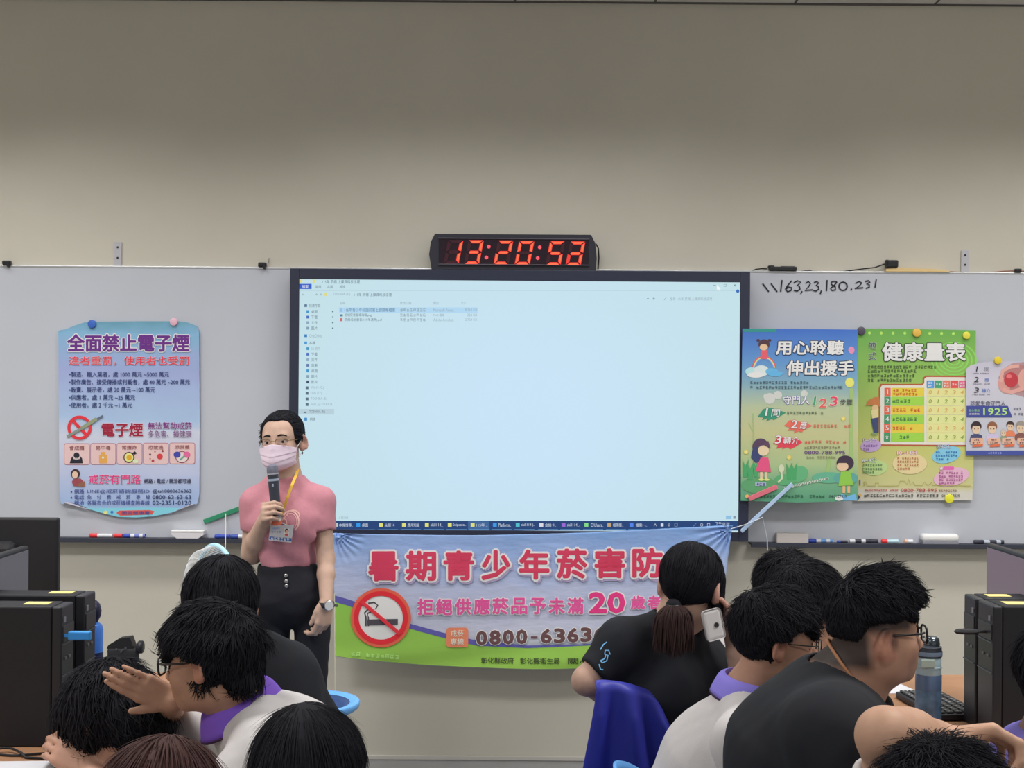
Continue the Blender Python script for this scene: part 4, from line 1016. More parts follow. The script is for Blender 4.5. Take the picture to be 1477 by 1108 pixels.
# ------------------------------------------------------------------ materials for people
M_skin = mat('skin', (.5, .3, .2), .55, spec=.3, vcol=True, noise=.06, nscale=40)
M_hair = mat('hair_black', (.0155, .0155, .0205), .75, spec=.12)
M_hairb = mat('hair_brown', (.070, .031, .028), .65, spec=.2)
M_hairt = mat('hair_tail_brown', (.040, .022, .021), .7, spec=.15)
M_eyew = mat('eye_white', (.55, .53, .52), .3); M_iris = mat('eye_iris', (.03, .018, .012), .25)
M_shirtw = mat('shirt_white', (.60, .575, .575), .85, noise=.03, nscale=300, bump=.12, bscale=14, sheen=.1)
M_shirtk = mat('shirt_black', (.0090, .0106, .0160), .85, bump=.15, bscale=12)
M_pink = mat('shirt_pink', rgb(172, 116, 127, 1.5), .85, noise=.04, nscale=120, bump=.12, bscale=16)
M_jeans = mat('trousers_dark', (.0125, .0135, .021), .85, bump=.2, bscale=20)
M_purp = mat('collar_purple', rgb(104, 70, 168, 1.5), .8)
M_lav = mat('collar_lavender', rgb(118, 108, 190, 1.5), .8)
M_purpd = mat('collar_trim', rgb(58, 30, 66, 1.3), .8)
M_shoe = mat('shoe_dark', (.03, .03, .035), .6)
M_frame = mat('glasses_frame', (.018, .014, .016), .3)
M_lens = mat('glasses_lens', (.95, .97, 1.0), .04, trans=1.0, spec=.5)
M_lens.node_tree.nodes['Principled BSDF'].inputs['IOR'].default_value = 1.04

SKIN = np.array((.46, .275, .195)); 

def headR(yaw, pitch=0, roll=0):
    """columns right, forward, up; yaw 0 looks at the front wall, 90 to the right, 180 at the lens; pitch > 0 nods down; roll > 0 leans to own right"""
    y = radians(yaw); r = np.array((cos(y), -sin(y), 0)); f = np.array((sin(y), cos(y), 0)); u = np.array((0, 0, 1.0))
    p = radians(pitch); f, u = f * cos(p) - u * sin(p), u * cos(p) + f * sin(p)
    q = radians(roll); r, u = r * cos(q) - u * sin(q), u * cos(q) + r * sin(q)
    return np.stack([r, f, u], 1)

def head_ops(S, C, R, s=1.0, fat=0.0, face=True):
    def W(x, y, z): return C + R @ (np.array((x, y, z)) * s)
    def e(c, r, k=.02, sub=False, rot=None): S.ell(W(*c), np.array(r) * s, R if rot is None else R @ rot, k * s, sub)
    def c2(a, b, ra, rb, k=.01, sub=False): S.cap(W(*a), W(*b), ra * s, rb * s, k * s, sub)
    e((0, -.012, .035), (.073, .088, .080), .02)
    e((0, .018, .018), (.066, .066, .070), .03)
    e((0, .032, -.035), (.057 + fat * .6, .054, .066), .03)
    e((0, .020, -.074), (.051 + fat, .058 + fat * .3, .041), .03)
    e((0, .069, -.098), (.019, .016, .015), .025)
    for q in (-1, 1):
        e((q * .037, .058, -.034), (.024 + fat * .7, .022 + fat * .3, .027), .02)
    if face:
        c2((-.034, .073, .018), (.034, .073, .018), .010, .010, .02)
        for q in (-1, 1): e((q * .031, .099, -.002), (.016, .0135, .0105), .010, True)
        for q in (-1, 1): e((q * .031, .070, -.001), (.0145, .0135, .0125), .005)
        c2((0, .082, .004), (0, .103, -.033), .0075, .0115, .014)
        for q in (-1, 1): e((q * .0115, .093, -.037), (.0085, .010, .0075), .007)
        e((0, .078, -.064), (.026, .014, .020), .02)
        e((0, .0895, -.0605), (.021, .0075, .0058), .006); e((0, .0885, -.0725), (.018, .0080, .0065), .006)
        e((0, .0985, -.0668), (.023, .0075, .0016), .004, True)
        for q in (-1, 1): e((q * .0055, .103, -.0445), (.003, .006, .002), .003, True)
    for q in (-1, 1):
        t = radians(-12); rot = np.array(((1, 0, 0), (0, cos(t), -sin(t)), (0, sin(t), cos(t))))
        y = radians(26 * q); rz = np.array(((cos(y), -sin(y), 0), (sin(y), cos(y), 0), (0, 0, 1)))
        e((q * .0765, -.010, -.008), (.0085, .0195, .032), .005, False, rz @ rot)
        e((q * .0735, -.004, -.030), (.007, .010, .012), .008)
        e((q * .0875, -.004, -.005), (.0125, .0095, .0165), .003, True, rz @ rot)
        Ro = rz @ rot
        hx = [np.array((q * .0775, -.010, -.008)) + Ro @ np.array((q * .006, .0165 * cos(a_), .029 * sin(a_))) for a_ in [radians(20 + 27.5 * k_) for k_ in range(9)]]
        for a_, b_ in zip(hx, hx[1:]): c2(a_, b_, .0045, .0045, .003)
    return W
def head_tint(v, C, R, s, skin, lips=True, stubble=None, brow=True):
    q = ((v - C) @ R) / s
    t = np.tile(skin, (len(v), 1)).astype(float)
    ear = np.clip((np.abs(q[:, 0]) - .068) / .010, 0, 1) * (np.abs(q[:, 1] + .008) < .03) * (np.abs(q[:, 2]) < .05)
    t *= 1 - ear[:, None] * np.array((-.06, .10, .08))
    ck = (np.linalg.norm(q, axis=1) < .14) * np.exp(-(((np.abs(q[:, 0]) - .042) / .022) ** 2 + ((q[:, 1] - .07) / .04) ** 2 + ((q[:, 2] + .032) / .022) ** 2))
    t *= 1 - ck[:, None] * np.array((-.04, .07, .06))
    if lips:
        lp = np.exp(-((q[:, 0] / .020) ** 4 + ((q[:, 2] + .0667) / .0115) ** 4)) * (q[:, 1] > .078) * (np.linalg.norm(q, axis=1) < .135)
        t = t * (1 - lp[:, None]) + lp[:, None] * np.array((.36, .13, .12)) * skin.max() / .40
    if stubble is not None:
        sd = stubble(q)
        t = t * (1 - sd[:, None]) + sd[:, None] * np.array((.020, .018, .020))
    return t
def eyes_brows(root, C, R, s, glance=(0, 0), closed=False):
    def W(x, y, z): return Vector(C + R @ (np.array((x, y, z)) * s))
    Rm = Matrix([list(r_) for r_ in R])
    for q in (-1, 1):
        m = MB(); m.m(M_eyew); c = W(q * .031, .0735, -.0015)
        r_ = bmesh.ops.create_uvsphere(m.bm, u_segments=20, v_segments=14, radius=.0118 * s)
        for v in r_['verts']: v.co = c + v.co
        look = Vector(R @ n3((glance[0], 1, glance[1])))
        m.mats.append(M_iris)
        for f in m.bm.faces:
            d = (f.calc_center_median() - c).normalized().dot(look); f.material_index = 1 if d > .87 else 0
        m.build('eye', root, None, sm=60, world=True)
        b = MB(); pts = [W(q * (.014 + .034 * t), .0905 - .010 * t ** 2 + .0, .0185 + .006 * sin(pi * (t * .8 + .1)) - .002 * t) for t in [k / 8 for k in range(9)]]
        b.tube(pts, lambda t: s * .0036 * (1 - .6 * t) * (0.6 + 1.2 * min(t * 4, 1) * .5), 6, flat=1)
        b.build('eyebrow', root, M_hair, sm=60, world=True)
        e_ = MB(); pts = [W(q * .031 + .0135 * cos(a), .0835 - .006 * abs(cos(a)) ** 2, -.0015 + .0078 * sin(a)) for a in [radians(8 + 164 * k / 10) for k in range(11)]]
        e_.tube(pts, .0014 * s, 5); e_.build('eyelash', root, M_hair, sm=60, world=True)

# ------------------------------------------------------------------ hands
def hand(S, Wr, d, n, side, curl=(.3, .4, .5, .6), spread=.0, s=1.0, thumb=None, thumbcurl=.3, fl=None):
    """Wr wrist, d towards the fingers, n palm normal, side +1/-1: thumb direction = side * cross(d, n)"""
    d = n3(d); n = n3(n - d * (np.asarray(n) @ d)); l = np.cross(d, n) * side
    Wr = np.array(Wr, float)
    kn = []
    for i in range(4):
        off = (.030 - .0195 * i) * s
        b = Wr + d * .012 * s + l * off * .55; k = Wr + d * (.086 - .004 * abs(i - 1)) * s + l * off
        S.cap(b, k, .0135 * s, .0110 * s, .012 * s); kn.append(k)
    S.ell(Wr + d * .045 * s + n * .004 * s, np.array((.034, .045, .0135)) * s, np.stack([l, d, n], 1), .012 * s)
    lens = ((.043, .026, .021), (.047, .030, .022), (.044, .028, .021), (.034, .021, .019))
    for i in range(4):
        p = kn[i]; a = 0.0; dd = n3(d + l * spread * (1.5 - i)); c_ = curl[i]
        cs = c_ if isinstance(c_, (tuple, list)) else (c_, c_ * 1.15, c_ * .8)
        r0 = (.0095, .0098, .0093, .0082)[i] * s
        for j in range(3):
            a += cs[j]; v = dd * cos(a) + n * sin(a); q = p + v * lens[i][j] * s
            S.cap(p, q, r0 * (1 - .10 * j), r0 * (1 - .10 * (j + 1)), .0035 * s); p = q
    tb = Wr + d * .022 * s + l * .026 * s + n * .004 * s
    td = n3(thumb[0] * d + thumb[1] * l + thumb[2] * n) if thumb is not None else n3(d * .75 + l * .6 + n * .2)
    S.cap(Wr + d * .012 * s + l * .012 * s, tb + td * .020 * s, .0150 * s, .0135 * s, .012 * s)
    m = tb + td * .045 * s; S.cap(tb, m, .0130 * s, .0108 * s, .006 * s)
    td2 = n3(td * cos(thumbcurl) + n3(d + n) * sin(thumbcurl)); S.cap(m, m + td2 * .026 * s, .0105 * s, .0085 * s, .004 * s)

# ------------------------------------------------------------------ hair
def hair(root, C, R, s, style, material, name='hair', n=1300, vox=.0045, seed=1):
    """style: dict(t thickness, carve list of (c, r, k), extra list of ellipsoids, crown, flow, length fn, lift, fall)"""
    S = SDF(); t = style.get('t', .016)
    for c, r in (((0, -.012, .035), (.073, .088, .080)), ((0, .012, .028), (.069, .070, .068))):
        S.ell(c, np.array(r) + t, None, .02)
    for c, r in style.get('extra', ()): S.ell(c, r, None, style.get('ek', .02))
    for q in style.get('caps', ()): S.cap(q[0], q[1], q[2], q[3], .02)
    for c, r, k in style['carve']: S.ell(c, r, None, k, True)
    if 'lo' in style: 
        z = style['lo']; S.fn(lambda P: P[..., 2] - z, (-.3, -.3, -.5), (.3, .3, z + .02), .01, True)
    nz = style.get('rough', .0025)
    v, f = S.mesh(vox, noise=lambda P: nz * wav(P, style.get('nf', 70), seed))
    # only the largest shell
    v = relax(v, f, 1, .4)
    # normals
    a = v[f[:, 1]] - v[f[:, 0]]; b = v[f[:, 2]] - v[f[:, 0]]; fn_ = np.cross(a, b); vn = np.zeros_like(v)
    for k in range(4): np.add.at(vn, f[:, k], fn_)
    vn /= np.linalg.norm(vn, axis=1)[:, None] + 1e-12
    cr = v - v.mean(0)
    if (vn * cr).sum(1).mean() < 0: vn = -vn
    cc = np.array((0, -.010, .035))
    keep = ((v - cc) * vn).sum(1) > 0
    cand = np.where(keep)[0]
    n = int(n * 2.3); rng = np.random.default_rng(seed); ids = rng.choice(cand, n)
    crown = np.array(style.get('crown', (0, -.055, .105))); g = R.T @ np.array((0, 0, -1.0))
    fl = np.array(style.get('flow', (0, 0, 0)))
    P = v[ids]; N = vn[ids]
    rad = P - crown; rad = rad / (np.linalg.norm(rad, axis=1)[:, None] + .02)
    D = rad * style.get('wr', 1.0) + g * style.get('wg', .6) + fl + rng.normal(size=P.shape) * style.get('jit', .18)
    D = D - N * (D * N).sum(1)[:, None]; D /= np.linalg.norm(D, axis=1)[:, None] + 1e-9
    lf = style.get('length', .045); Ls = (lf(P) if callable(lf) else np.full(n, lf)) * rng.uniform(.65, 1.2, n)
    Rr = style.get('R', .10); seg = 5; lift = style.get('lift', .12); fall = style.get('fall', .0)
    wd = style.get('w', .0030) * .55
    side = np.cross(D, N)
    curlv = rng.normal(size=n) * style.get('curl', .10)
    def path(u, L_):
        l = L_ * u
        return P + D * l[:, None] + N * (lift * l - l * l / (2 * Rr) + .0008)[:, None] + g * (fall * l * l)[:, None] + side * (curlv * l * u)[:, None]
    kf = style.get('keep', .93); cut = np.ones(n)
    for u in np.linspace(1, .1, 10):
        q = path(u, Ls); bad = np.zeros(n, bool)
        for c, r, k in style['carve']: bad |= (((q - np.array(c)) / (np.array(r) * kf)) ** 2).sum(1) < 1
        for a_ in (((0, -.012, .035), (.073, .088, .080)),): pass
        cut[bad] = np.minimum(cut[bad], max(.08, u - .1))
    Ls = Ls * cut
    rows = []
    for j in range(seg + 1):
        u = j / seg; l = Ls * u
        p = path(u, Ls)
        w = wd * (1 - u) ** .6 * (.6 + .4 * min(1, u * 6)) + .0002
        rows.append(np.stack([p - side * w, p + N * w * .6, p + side * w], 1))
    V_ = np.stack(rows, 1)     # n, seg+1, 3, 3
    sv = V_.reshape(-1, 3); q = []
    base = np.arange(n) * (seg + 1) * 3
    for j in range(seg):
        for k in range(3):
            k2 = (k + 1) % 3
            q.append(np.stack([base + j * 3 + k, base + j * 3 + k2, base + (j + 1) * 3 + k2, base + (j + 1) * 3 + k], 1))
    sf = np.concatenate(q) + len(v)
    v2 = np.concatenate([v, sv]); f2 = np.concatenate([f, sf])
    v2 = C + (v2 * s) @ R.T
    return mk_mesh(name, v2, f2, root, material)
def temples(z=-.005, zr=.042): return [((q * .088, .060, z), (.042, .050, zr), .010) for q in (-1, 1)]
# face region cut away from the hair shell (head space)
def face_carve(z=.0, y=.115, w=.070): return [((0, y, -.035 + z), (w, .075, .095), .012)]
SHORT_CARVE = [((0, .118, -.010), (.085, .066, .078), .012), ((0, .075, -.075), (.12, .095, .070), .010), ((0, -.02, -.17), (.14, .16, .090), .012)]

def short_style(**k):
    d = dict(t=.020, carve=SHORT_CARVE, length=lambda P: .010 + .046 * np.clip((P[:, 2] + .01) / .1, 0, 1), lift=.20, R=.11, wg=.35, jit=.3, flow=(0, .25, 0), w=.0030, rough=.0035)
    d.update(k); return d

def strand_mesh(name, paths, wd, root, material, flat=.6):
    n, m, _ = paths.shape; T = np.gradient(paths, axis=1); T /= np.linalg.norm(T, axis=2)[..., None] + 1e-9
    ref = np.array((.3, 1, .2)); S_ = np.cross(T, ref); S_ /= np.linalg.norm(S_, axis=2)[..., None] + 1e-9; N_ = np.cross(S_, T)
    w_ = (wd * np.minimum(1, (1.02 - np.linspace(0, 1, m)) * 4))[None, :, None]
    V_ = np.stack([paths - S_ * w_, paths + N_ * w_ * flat, paths + S_ * w_, paths - N_ * w_ * flat], 2).reshape(-1, 3)
    base = np.arange(n) * m * 4; q = []
    for j in range(m - 1):
        for k in range(4):
            k2 = (k + 1) % 4; q.append(np.stack([base + j * 4 + k, base + j * 4 + k2, base + (j + 1) * 4 + k2, base + (j + 1) * 4 + k], 1))
    return mk_mesh(name, V_, np.concatenate(q), root, material)

# ------------------------------------------------------------------ glasses
def glasses(root, C, R, s=1.0, color=None, half=False, w=.0225, h=.0185, lens=True, name='glasses', rr=.0021, drop=0.0):
    M = color or M_frame
    def W(x, y, z): return Vector(C + R @ (np.array((x, y, z)) * s))
    g = empty(name, Vector(C)); g.parent = root; g.location = Vector(C) - root.location
    for q in (-1, 1):
        cx = q * .0335; n = 28; pts = []
        for k in range(n):
            a = 2 * pi * k / n; ca, sa = cos(a), sin(a)
            x = cx + w * math.copysign(abs(ca) ** .62, ca); z = -.003 - drop + h * math.copysign(abs(sa) ** .62, sa)
            pts.append(W(x, .1065 - .32 * abs(abs(x) - .012) ** 1.25, z))
        if half: 
            m = MB(); m.tube(pts[0:n // 2 + 1], rr * s, 6); m.build('rim', g, M, sm=60, world=True)
        else:
            m = MB(); m.tube(pts, rr * s, 6, close=True); m.build('rim', g, M, sm=60, world=True)
        if lens:
            l_ = MB(); l_.prism([p for p in pts], Vector(R @ np.array((0, -.0012 * s, 0)))); l_.build('lens', g, M_lens, world=True)
        t = MB(); x0 = q * .0565; t.tube([W(x0, .094, .004 - drop), W(q * .070, .080, .005 - drop), W(q * .0765, .03, .006 - drop * .6), W(q * .0775, -.006, .008), W(q * .0775, -.020, -.004), W(q * .076, -.026, -.018)], rr * s, 6)
        t.build('temple', g, M, sm=60, world=True)
    b = MB(); b.tube([W(-.0115, .1065, .002 - drop), W(0, .1095, .005 - drop), W(.0115, .1065, .002 - drop)], rr * s, 6); b.build('bridge', g, M, sm=60, world=True)
    return g

# ------------------------------------------------------------------ collar (folded polo collar)
def collar(root, N, up, fwd, material, r=.062, drop=.045, name='collar', h=.035, gap=28, trim=None, flare=.042):
    up = n3(up); fwd = n3(fwd - up * (np.asarray(fwd) @ up)); rt = np.cross(fwd, up)
    N = np.array(N, float)
    def f(u, v):
        a = radians(-180 + gap + (360 - 2 * gap) * u)
        d = -fwd * cos(a) + rt * sin(a); sd = abs(sin(a)); fr = max(0, -cos(a))
        ri = r * (1 + .05 * fr); 
        if v < .3:
            t = v / .3; p = N + up * (h * .2 + h * .8 * t - .02 * fr) + d * (ri * (1.0))
        else:
            t = (v - .3) / .7; p = N + up * (h - .02 * fr - (drop + .010 * fr) * t + .010 * sin(pi * t)) + d * (ri + .006 * sin(min(1, t * 3) * pi / 2) + flare * t * (.8 + .35 * sd))
        return Vector(p)
    m = MB(); m.grid(f, 44, 12); o = m.build(name, root, material, sm=70, world=True, solid=.004)
    if trim:
        m = MB(); m.tube([f(k / 44, 1.0) - Vector(up) * .002 for k in range(45)], .0035, 6); m.build('collar_edge', root, trim, sm=60, world=True)
    return o

# ------------------------------------------------------------------ seated lower body and stools
def lower_body(root, Pc, f, r_, mtr, seat=.45, knee=.30, spread=.04):
    S = SDF(); Pc = np.array(Pc, float); f = n3(f); r_ = n3(r_)
    S.ell(Pc, (.165, .135, .11), np.stack([r_, f, (0, 0, 1)], 1), .03)
    for q in (-1, 1):
        hp = Pc + r_ * q * .085 + np.array((0, 0, -.01)); kn = Pc + r_ * q * (.085 + spread * .5) + f * knee; kn[2] = max(seat + .055, Pc[2] - .04)
        an = kn + f * .02; an[2] = .09
        S.cap(hp, kn, .082, .058, .04); S.cap(kn, an, .056, .042, .02)
    v, f_ = S.mesh(.014); mk_mesh('trousers', relax(v, f_, 1), f_, root, mtr)
    for q in (-1, 1):
        kn = Pc + r_ * q * (.085 + spread * .5) + f * (knee + .02)
        S = SDF(); a = kn - f * .03; b = kn + f * .14; a[2] = .045; b[2] = .034
        S.cap(a, b, .044, .033, .02); S.fn(lambda P: P[..., 2] - .004, (a - .4), (a + .4) * np.array((1, 1, 0)) + np.array((0, 0, .03)), .004, True)
        v, f_ = S.mesh(.010); mk_mesh('shoe', v, f_, root, M_shoe)
def stool(x, y, z, label, c_=(86, 140, 196), inner=None):
    root = empty('stool', (x, y, 0)); tag(root, label, 'stool')
    m1 = mat('stool_%d_%d_%d' % c_, rgb(*c_, 1.5), .4); m2 = mat('stool_in_%d_%d_%d' % (inner or c_), rgb(*(inner or c_), 1.5), .45)
    MB().lathe([(.150, -.028), (.160, -.020), (.164, -.004), (.158, .002), (.145, 0), (.128, -.006)], (0, 0, z), 40, caps=False).build('seat_rim', root, m1, sm=60)
    MB().lathe([(.130, -.006), (.110, -.016), (.05, -.020), (.001, -.020)], (0, 0, z), 40, caps=False).build('seat', root, m2, sm=60, solid=.003)
    for k in range(4):
        a = radians(45 + 90 * k); mb = MB(); mb.tube([(.125 * cos(a), .125 * sin(a), z - .02), (.165 * cos(a), .165 * sin(a), 0.0)], .022, 10, r2=.017); mb.build('leg', root, m1, sm=40)
    MB().lathe([(.150, 0), (.156, .012), (.150, .024)], (0, 0, z * .38), 32, caps=False).build('brace', root, m1, sm=60, solid=.004)
    return root

# ------------------------------------------------------------------ a person
class Person:
    def __init__(s, label, base, yaw, skin=SKIN):
        s.root = empty('person', base); tag(s.root, label, 'person')
        s.yaw = yaw; y = radians(yaw); s.f = np.array((sin(y), cos(y), 0)); s.r = np.array((cos(y), -sin(y), 0)); s.u = np.array((0, 0, 1.0))
        s.S = SDF(); s.T = SDF(); s.skin = skin; s.heads = None
    def head(s, C, R, sc=1.0, fat=0.0, face=True):
        s.C = np.array(C, float); s.R = R; s.s = sc; head_ops(s.S, s.C, R, sc, fat, face); return s
    def neck(s, N, r=.053, k=.025):
        s.N = np.array(N, float)
        top = s.C + s.R @ (np.array((0, -.022, -.055)) * s.s); s.S.cap(top, s.N, r * s.s, (r + .006) * s.s, k); return s
    def torso(s, P, Cc, SL, SR, m=(.155, .10), c=(.165, .112), sh=.060, k=.05, inner=True):
        """pelvis, chest, shoulder joints: shirt volume in T, thinner body in S"""
        s.P = np.array(P, float); s.Cc = np.array(Cc, float); s.SL = np.array(SL, float); s.SR = np.array(SR, float)
        X = n3(s.SR - s.SL)
        s.T.ecap(s.P, s.Cc, m, c, X, k)
        top = s.N * .75 + s.Cc * .25
        s.T.ecap(s.Cc, top, c, (c[0] * .60, c[1] * .62), X, k)
        s.T.cap(s.SL, s.SR, sh, sh, k); 
        for q in (s.SL, s.SR): s.T.cap(q, s.N - s.u * .012, sh * .92, .058, .035)
        if inner:
            s.S.ecap(s.P, s.Cc, (m[0] - .03, m[1] - .025), (c[0] - .03, c[1] - .03), X, k); s.S.ecap(s.Cc, top, (c[0] - .03, c[1] - .03), (.06, .05), X, k)
            s.S.cap(s.SL, s.SR, .036, .036, .04); s.S.cap(top, s.N, .052, .056, .04)
        return s
    def arm(s, Sh, E, W, sleeve=.6, rs=(.060, .054), ra=(.046, .039, .040, .027), cuff=True):
        Sh = np.array(Sh, float); E = np.array(E, float); W = np.array(W, float)
        s.S.cap(Sh, E, ra[0], ra[1], .015); s.S.cap(E, E * .62 + W * .38, ra[1], ra[2], .015); s.S.cap(E * .62 + W * .38, W, ra[2], ra[3], .015)
        if sleeve > 0:
            En = Sh + (E - Sh) * min(sleeve, 1); s.T.cap(Sh, En, rs[0], rs[1], .05)
            if sleeve > 1: s.T.cap(E, E + (W - E) * (sleeve - 1), rs[1], rs[1] * .85, .02); En = E + (W - E) * (sleeve - 1)
            d = n3((E - Sh) if sleeve <= 1 else (W - E))
            # flat open end
            s.T.fn(lambda P, En=En, d=d: -((P - En) @ d), En - .16, En + .16, .006, True) if False else None
            ext = En + d * (rs[1] + .03)
            s.T.fn(lambda P, En=En, d=d, R0=rs[1] + .010: np.maximum(-((P - En) @ d), np.sqrt(np.maximum(((P - En) ** 2).sum(-1) - ((P - En) @ d) ** 2, 0)) - R0), En - .14, En + .14, .006, True)
            s.T.cap(En - d * .004, ext, rs[1] - .016, rs[1] - .012, .006, True)
        return s
    def finish(s, mshirt, vox=.005, tv=.007, wr=.004, wf=16, neckhole=.064, tint=None, stubble=None, shirt_name='shirt', lips=True, hem=None, folds=None):
        v, f = s.S.mesh(vox); v = relax(v, f, 1, .35)
        t = head_tint(v, s.C, s.R, s.s, s.skin, lips=lips, stubble=stubble)
        s.body = mk_mesh('body', v, f, s.root, M_skin, t)
        if mshirt is not None:
            if neckhole: 
                top = s.C + s.R @ (np.array((0, -.022, -.055)) * s.s); ax = n3(top - s.N)
                s.T.cap(s.N + ax * .012, s.N + ax * .12, neckhole, neckhole + .02, .008, True)
            fo = folds
            def nz(P):
                o = wr * wav(P * np.array((1, 1, .6)), wf, int(s.yaw) % 97) + wr * .35 * wav(P, wf * 3, 5)
                return o + (fo(P) if fo else 0)
            v, f = s.T.mesh(tv, noise=nz); v = relax(v, f, 2, .4)
            s.shirt = mk_mesh(shirt_name, v, f, s.root, mshirt)
        return s
def A(px, py, Y): return np.array(at(px, py, Y))
# ------------------------------------------------------------------ desks and what stands on them
M_wood = mat('desk_wood', rgb(168, 124, 92, .95), .5, noise=.12, nscale=9)
M_wedge = mat('desk_edge', rgb(120, 84, 60, 1.4), .5)
M_grey = mat('desk_metal', (.16, .16, .17), .5, metal=.5)
DZ = .72
def desk(x0, x1, y0, y1, label):
    root = empty('desk', ((x0 + x1) / 2, (y0 + y1) / 2, 0)); tag(root, label, 'desk')
    w_, d_ = x1 - x0, y1 - y0
    MB().box((0, 0, DZ - .0125), (w_, d_, .025), .003).build('desk_top', root, M_wood)
    for a in (-1, 1):
        for b in (-1, 1): MB().box((a * (w_ / 2 - .05), b * (d_ / 2 - .06), (DZ - .026) / 2), (.05, .05, DZ - .026), .003).build('leg', root, M_grey)
    for b in (-1, 1): MB().box((0, b * (d_ / 2 - .06), DZ - .06), (w_ - .15, .03, .06), .002).build('apron', root, M_grey)
    return root
desk(.95, 1.86, 3.05, 4.10, 'long wooden desk on the right side under the keyboard and drinking bottle')
desk(-1.90, -.99, 2.45, 4.05, 'wooden desk at the left edge under two black computer towers')

def tower(x, y0, y1, zt, dirx, label, sy):
    """slim tower, front panel facing dirx"""
    d_ = y1 - y0; h = zt - DZ; L = .36
    root = empty('computer_tower', (x, (y0 + y1) / 2, DZ)); tag(root, label, 'computer', 'slim black computer towers')
    s = -dirx
    MB().box((s * (L / 2 + .012), 0, h / 2), (L - .024, d_, h), .004).build('case', root, mat('tower_case', (.0115, .0120, .0165), .55))
    f = MB(); M1 = mat('tower_front', (.022, .022, .027), .4); f.m(M1).box((s * .012, 0, h / 2), (.024, d_ - .002, h - .002), .004)
    f.build('front_panel', root, None)
    M2 = mat('tower_trim', (.10, .10, .12), .35, metal=.4)
    MB().box((s * -.0008, 0, h * .80), (.004, d_ * .86, .040), .001).build('drive_bay', root, mat('bay', (.03, .03, .036), .35))
    for k in (.725, .50): MB().box((s * -.0012, 0, h * k), (.004, d_ * .9, .003), .0005).build('trim_line', root, M2)
    MB().box((s * -.001, -d_ * .30, h * .90), (.004, .012, .014), .001).build('power_button', root, mat('button_grey', (.22, .22, .25), .4))
    for k in (0, 1): MB().box((s * -.001, d_ * (-.2 + .3 * k), h * .62), (.004, .014, .007), .001).build('port', root, mat('port', (.12, .12, .13), .4))
    MB().box((s * .075, sy * d_, h + .0006), (.060, d_ * .42, .0012)).build('sticker', root, mat('sticker_yellow', rgb(190, 176, 110, 1.5), .7))
    return root
tower(1.210, 3.300, 3.410, 1.060, -1, 'slim black computer tower at the right, in front of its twin', -.05)
tower(1.210, 3.425, 3.515, 1.060, -1, 'slim black computer tower at the right, behind its twin and before the monitor', .05)
tower(-1.085, 3.185, 3.275, 1.060, 1, 'slim black computer tower at the left, in front of its twin, blue stick plugged in', .05)
tower(-1.083, 3.350, 3.440, 1.062, 1, 'slim black computer tower at the left, behind its twin and beside the blue bottle', .05)
o = MB().box((.027, 0, 0), (.054, .017, .021), .003).box((-.006, 0, 0), (.012, .010, .006)).build('usb_stick', None, mat('usb_blue', rgb(44, 120, 186, 1.6), .5)); o.location = (-1.0725, 3.20, .988); tag(o, 'bright blue stick plugged into the front of the left computer tower', 'usb stick')
mb = MB(); mb.lathe([(.001, -.006), (.024, -.0055), (.030, 0), (.024, .0055), (.001, .006)], (0, 0, 0), 28)
for v in mb.bm.verts: v.co.x *= 1.15; v.co.y *= .5
mb.box((.040, 0, 0), (.02, .011, .006), .001)
o = mb.build('usb_receiver', None, M_blackm, sm=50); o.location = (1.160, 3.345, .988); tag(o, 'black oval plug sticking out of the right computer tower', 'usb plug')

def monitor(cx, cy, yaw, w_, zb, zt, label, scr_col, emit=None, back=False):
    """yaw: 0 faces the lens side (-Y)"""
    root = empty('monitor', (cx, cy, DZ), radians(yaw)); tag(root, label, 'monitor')
    h = zt - zb; zc = (zt + zb) / 2 - DZ
    MB().box((0, .012, zc), (w_, .024, h), .006).build('housing', root, M_black)
    MB().box((0, .035, zc), (w_ * .6, .04, h * .62), .02).build('rear_bulge', root, M_black)
    MB().box((0, -.0008, zc + .004), (w_ - .022, .003, h - .030), .0005).build('screen', root, scr_col)
    MB().box((0, .062, (zb - DZ + .05) / 2 + .03), (.06, .026, zb - DZ + .10), .006).build('stand_neck', root, M_black)
    MB().box((0, .05, .008), (.24, .19, .016), .006).build('stand_base', root, M_black)
    return root
M_scrp = mat('monitor_lit', (.02, .02, .02), .3, emit=rgb(100, 87, 96), estr=1.0)
mr = monitor(1.355, 3.60 + .0, -90, .50, .83, 1.166, 'lit pinkish grey monitor behind the right computer towers', M_scrp)
mr.location = (1.362, 3.775 - .25, DZ)
ms = Print(3.60, .0004, mk=lambda c: glow(c))
for y, x1 in ((.075, .20), (.10, .24), (.13, .17)):
    pass
ml = monitor(-1.33, 3.40, 90, .50, .83, 1.152, 'grey monitor screen seen edge-on behind the left computer towers', mat('monitor_grey', (.075, .075, .085), .25, emit=rgb(58, 58, 66), estr=1.0))
ml.location = (-1.338, 3.66 - .25, DZ)
mk_ = monitor(-1.60, 3.80, 180, .56, .86, 1.214, 'black monitor seen from behind at the left edge', mat('monitor_off', (.02, .02, .024), .2))
mk_.location = (-1.312 - .28, 3.84, DZ)
lg = MB().tube([V(-.005 + .010 * cos(a), 0, .010 * sin(a)) for a in [radians(40 + 28 * k) for k in range(11)]], .0018, 6).build('logo', mk_, mat('logo_grey', (.30, .30, .32), .4)); lg.location = (.275, .0258, 1.168 - DZ)

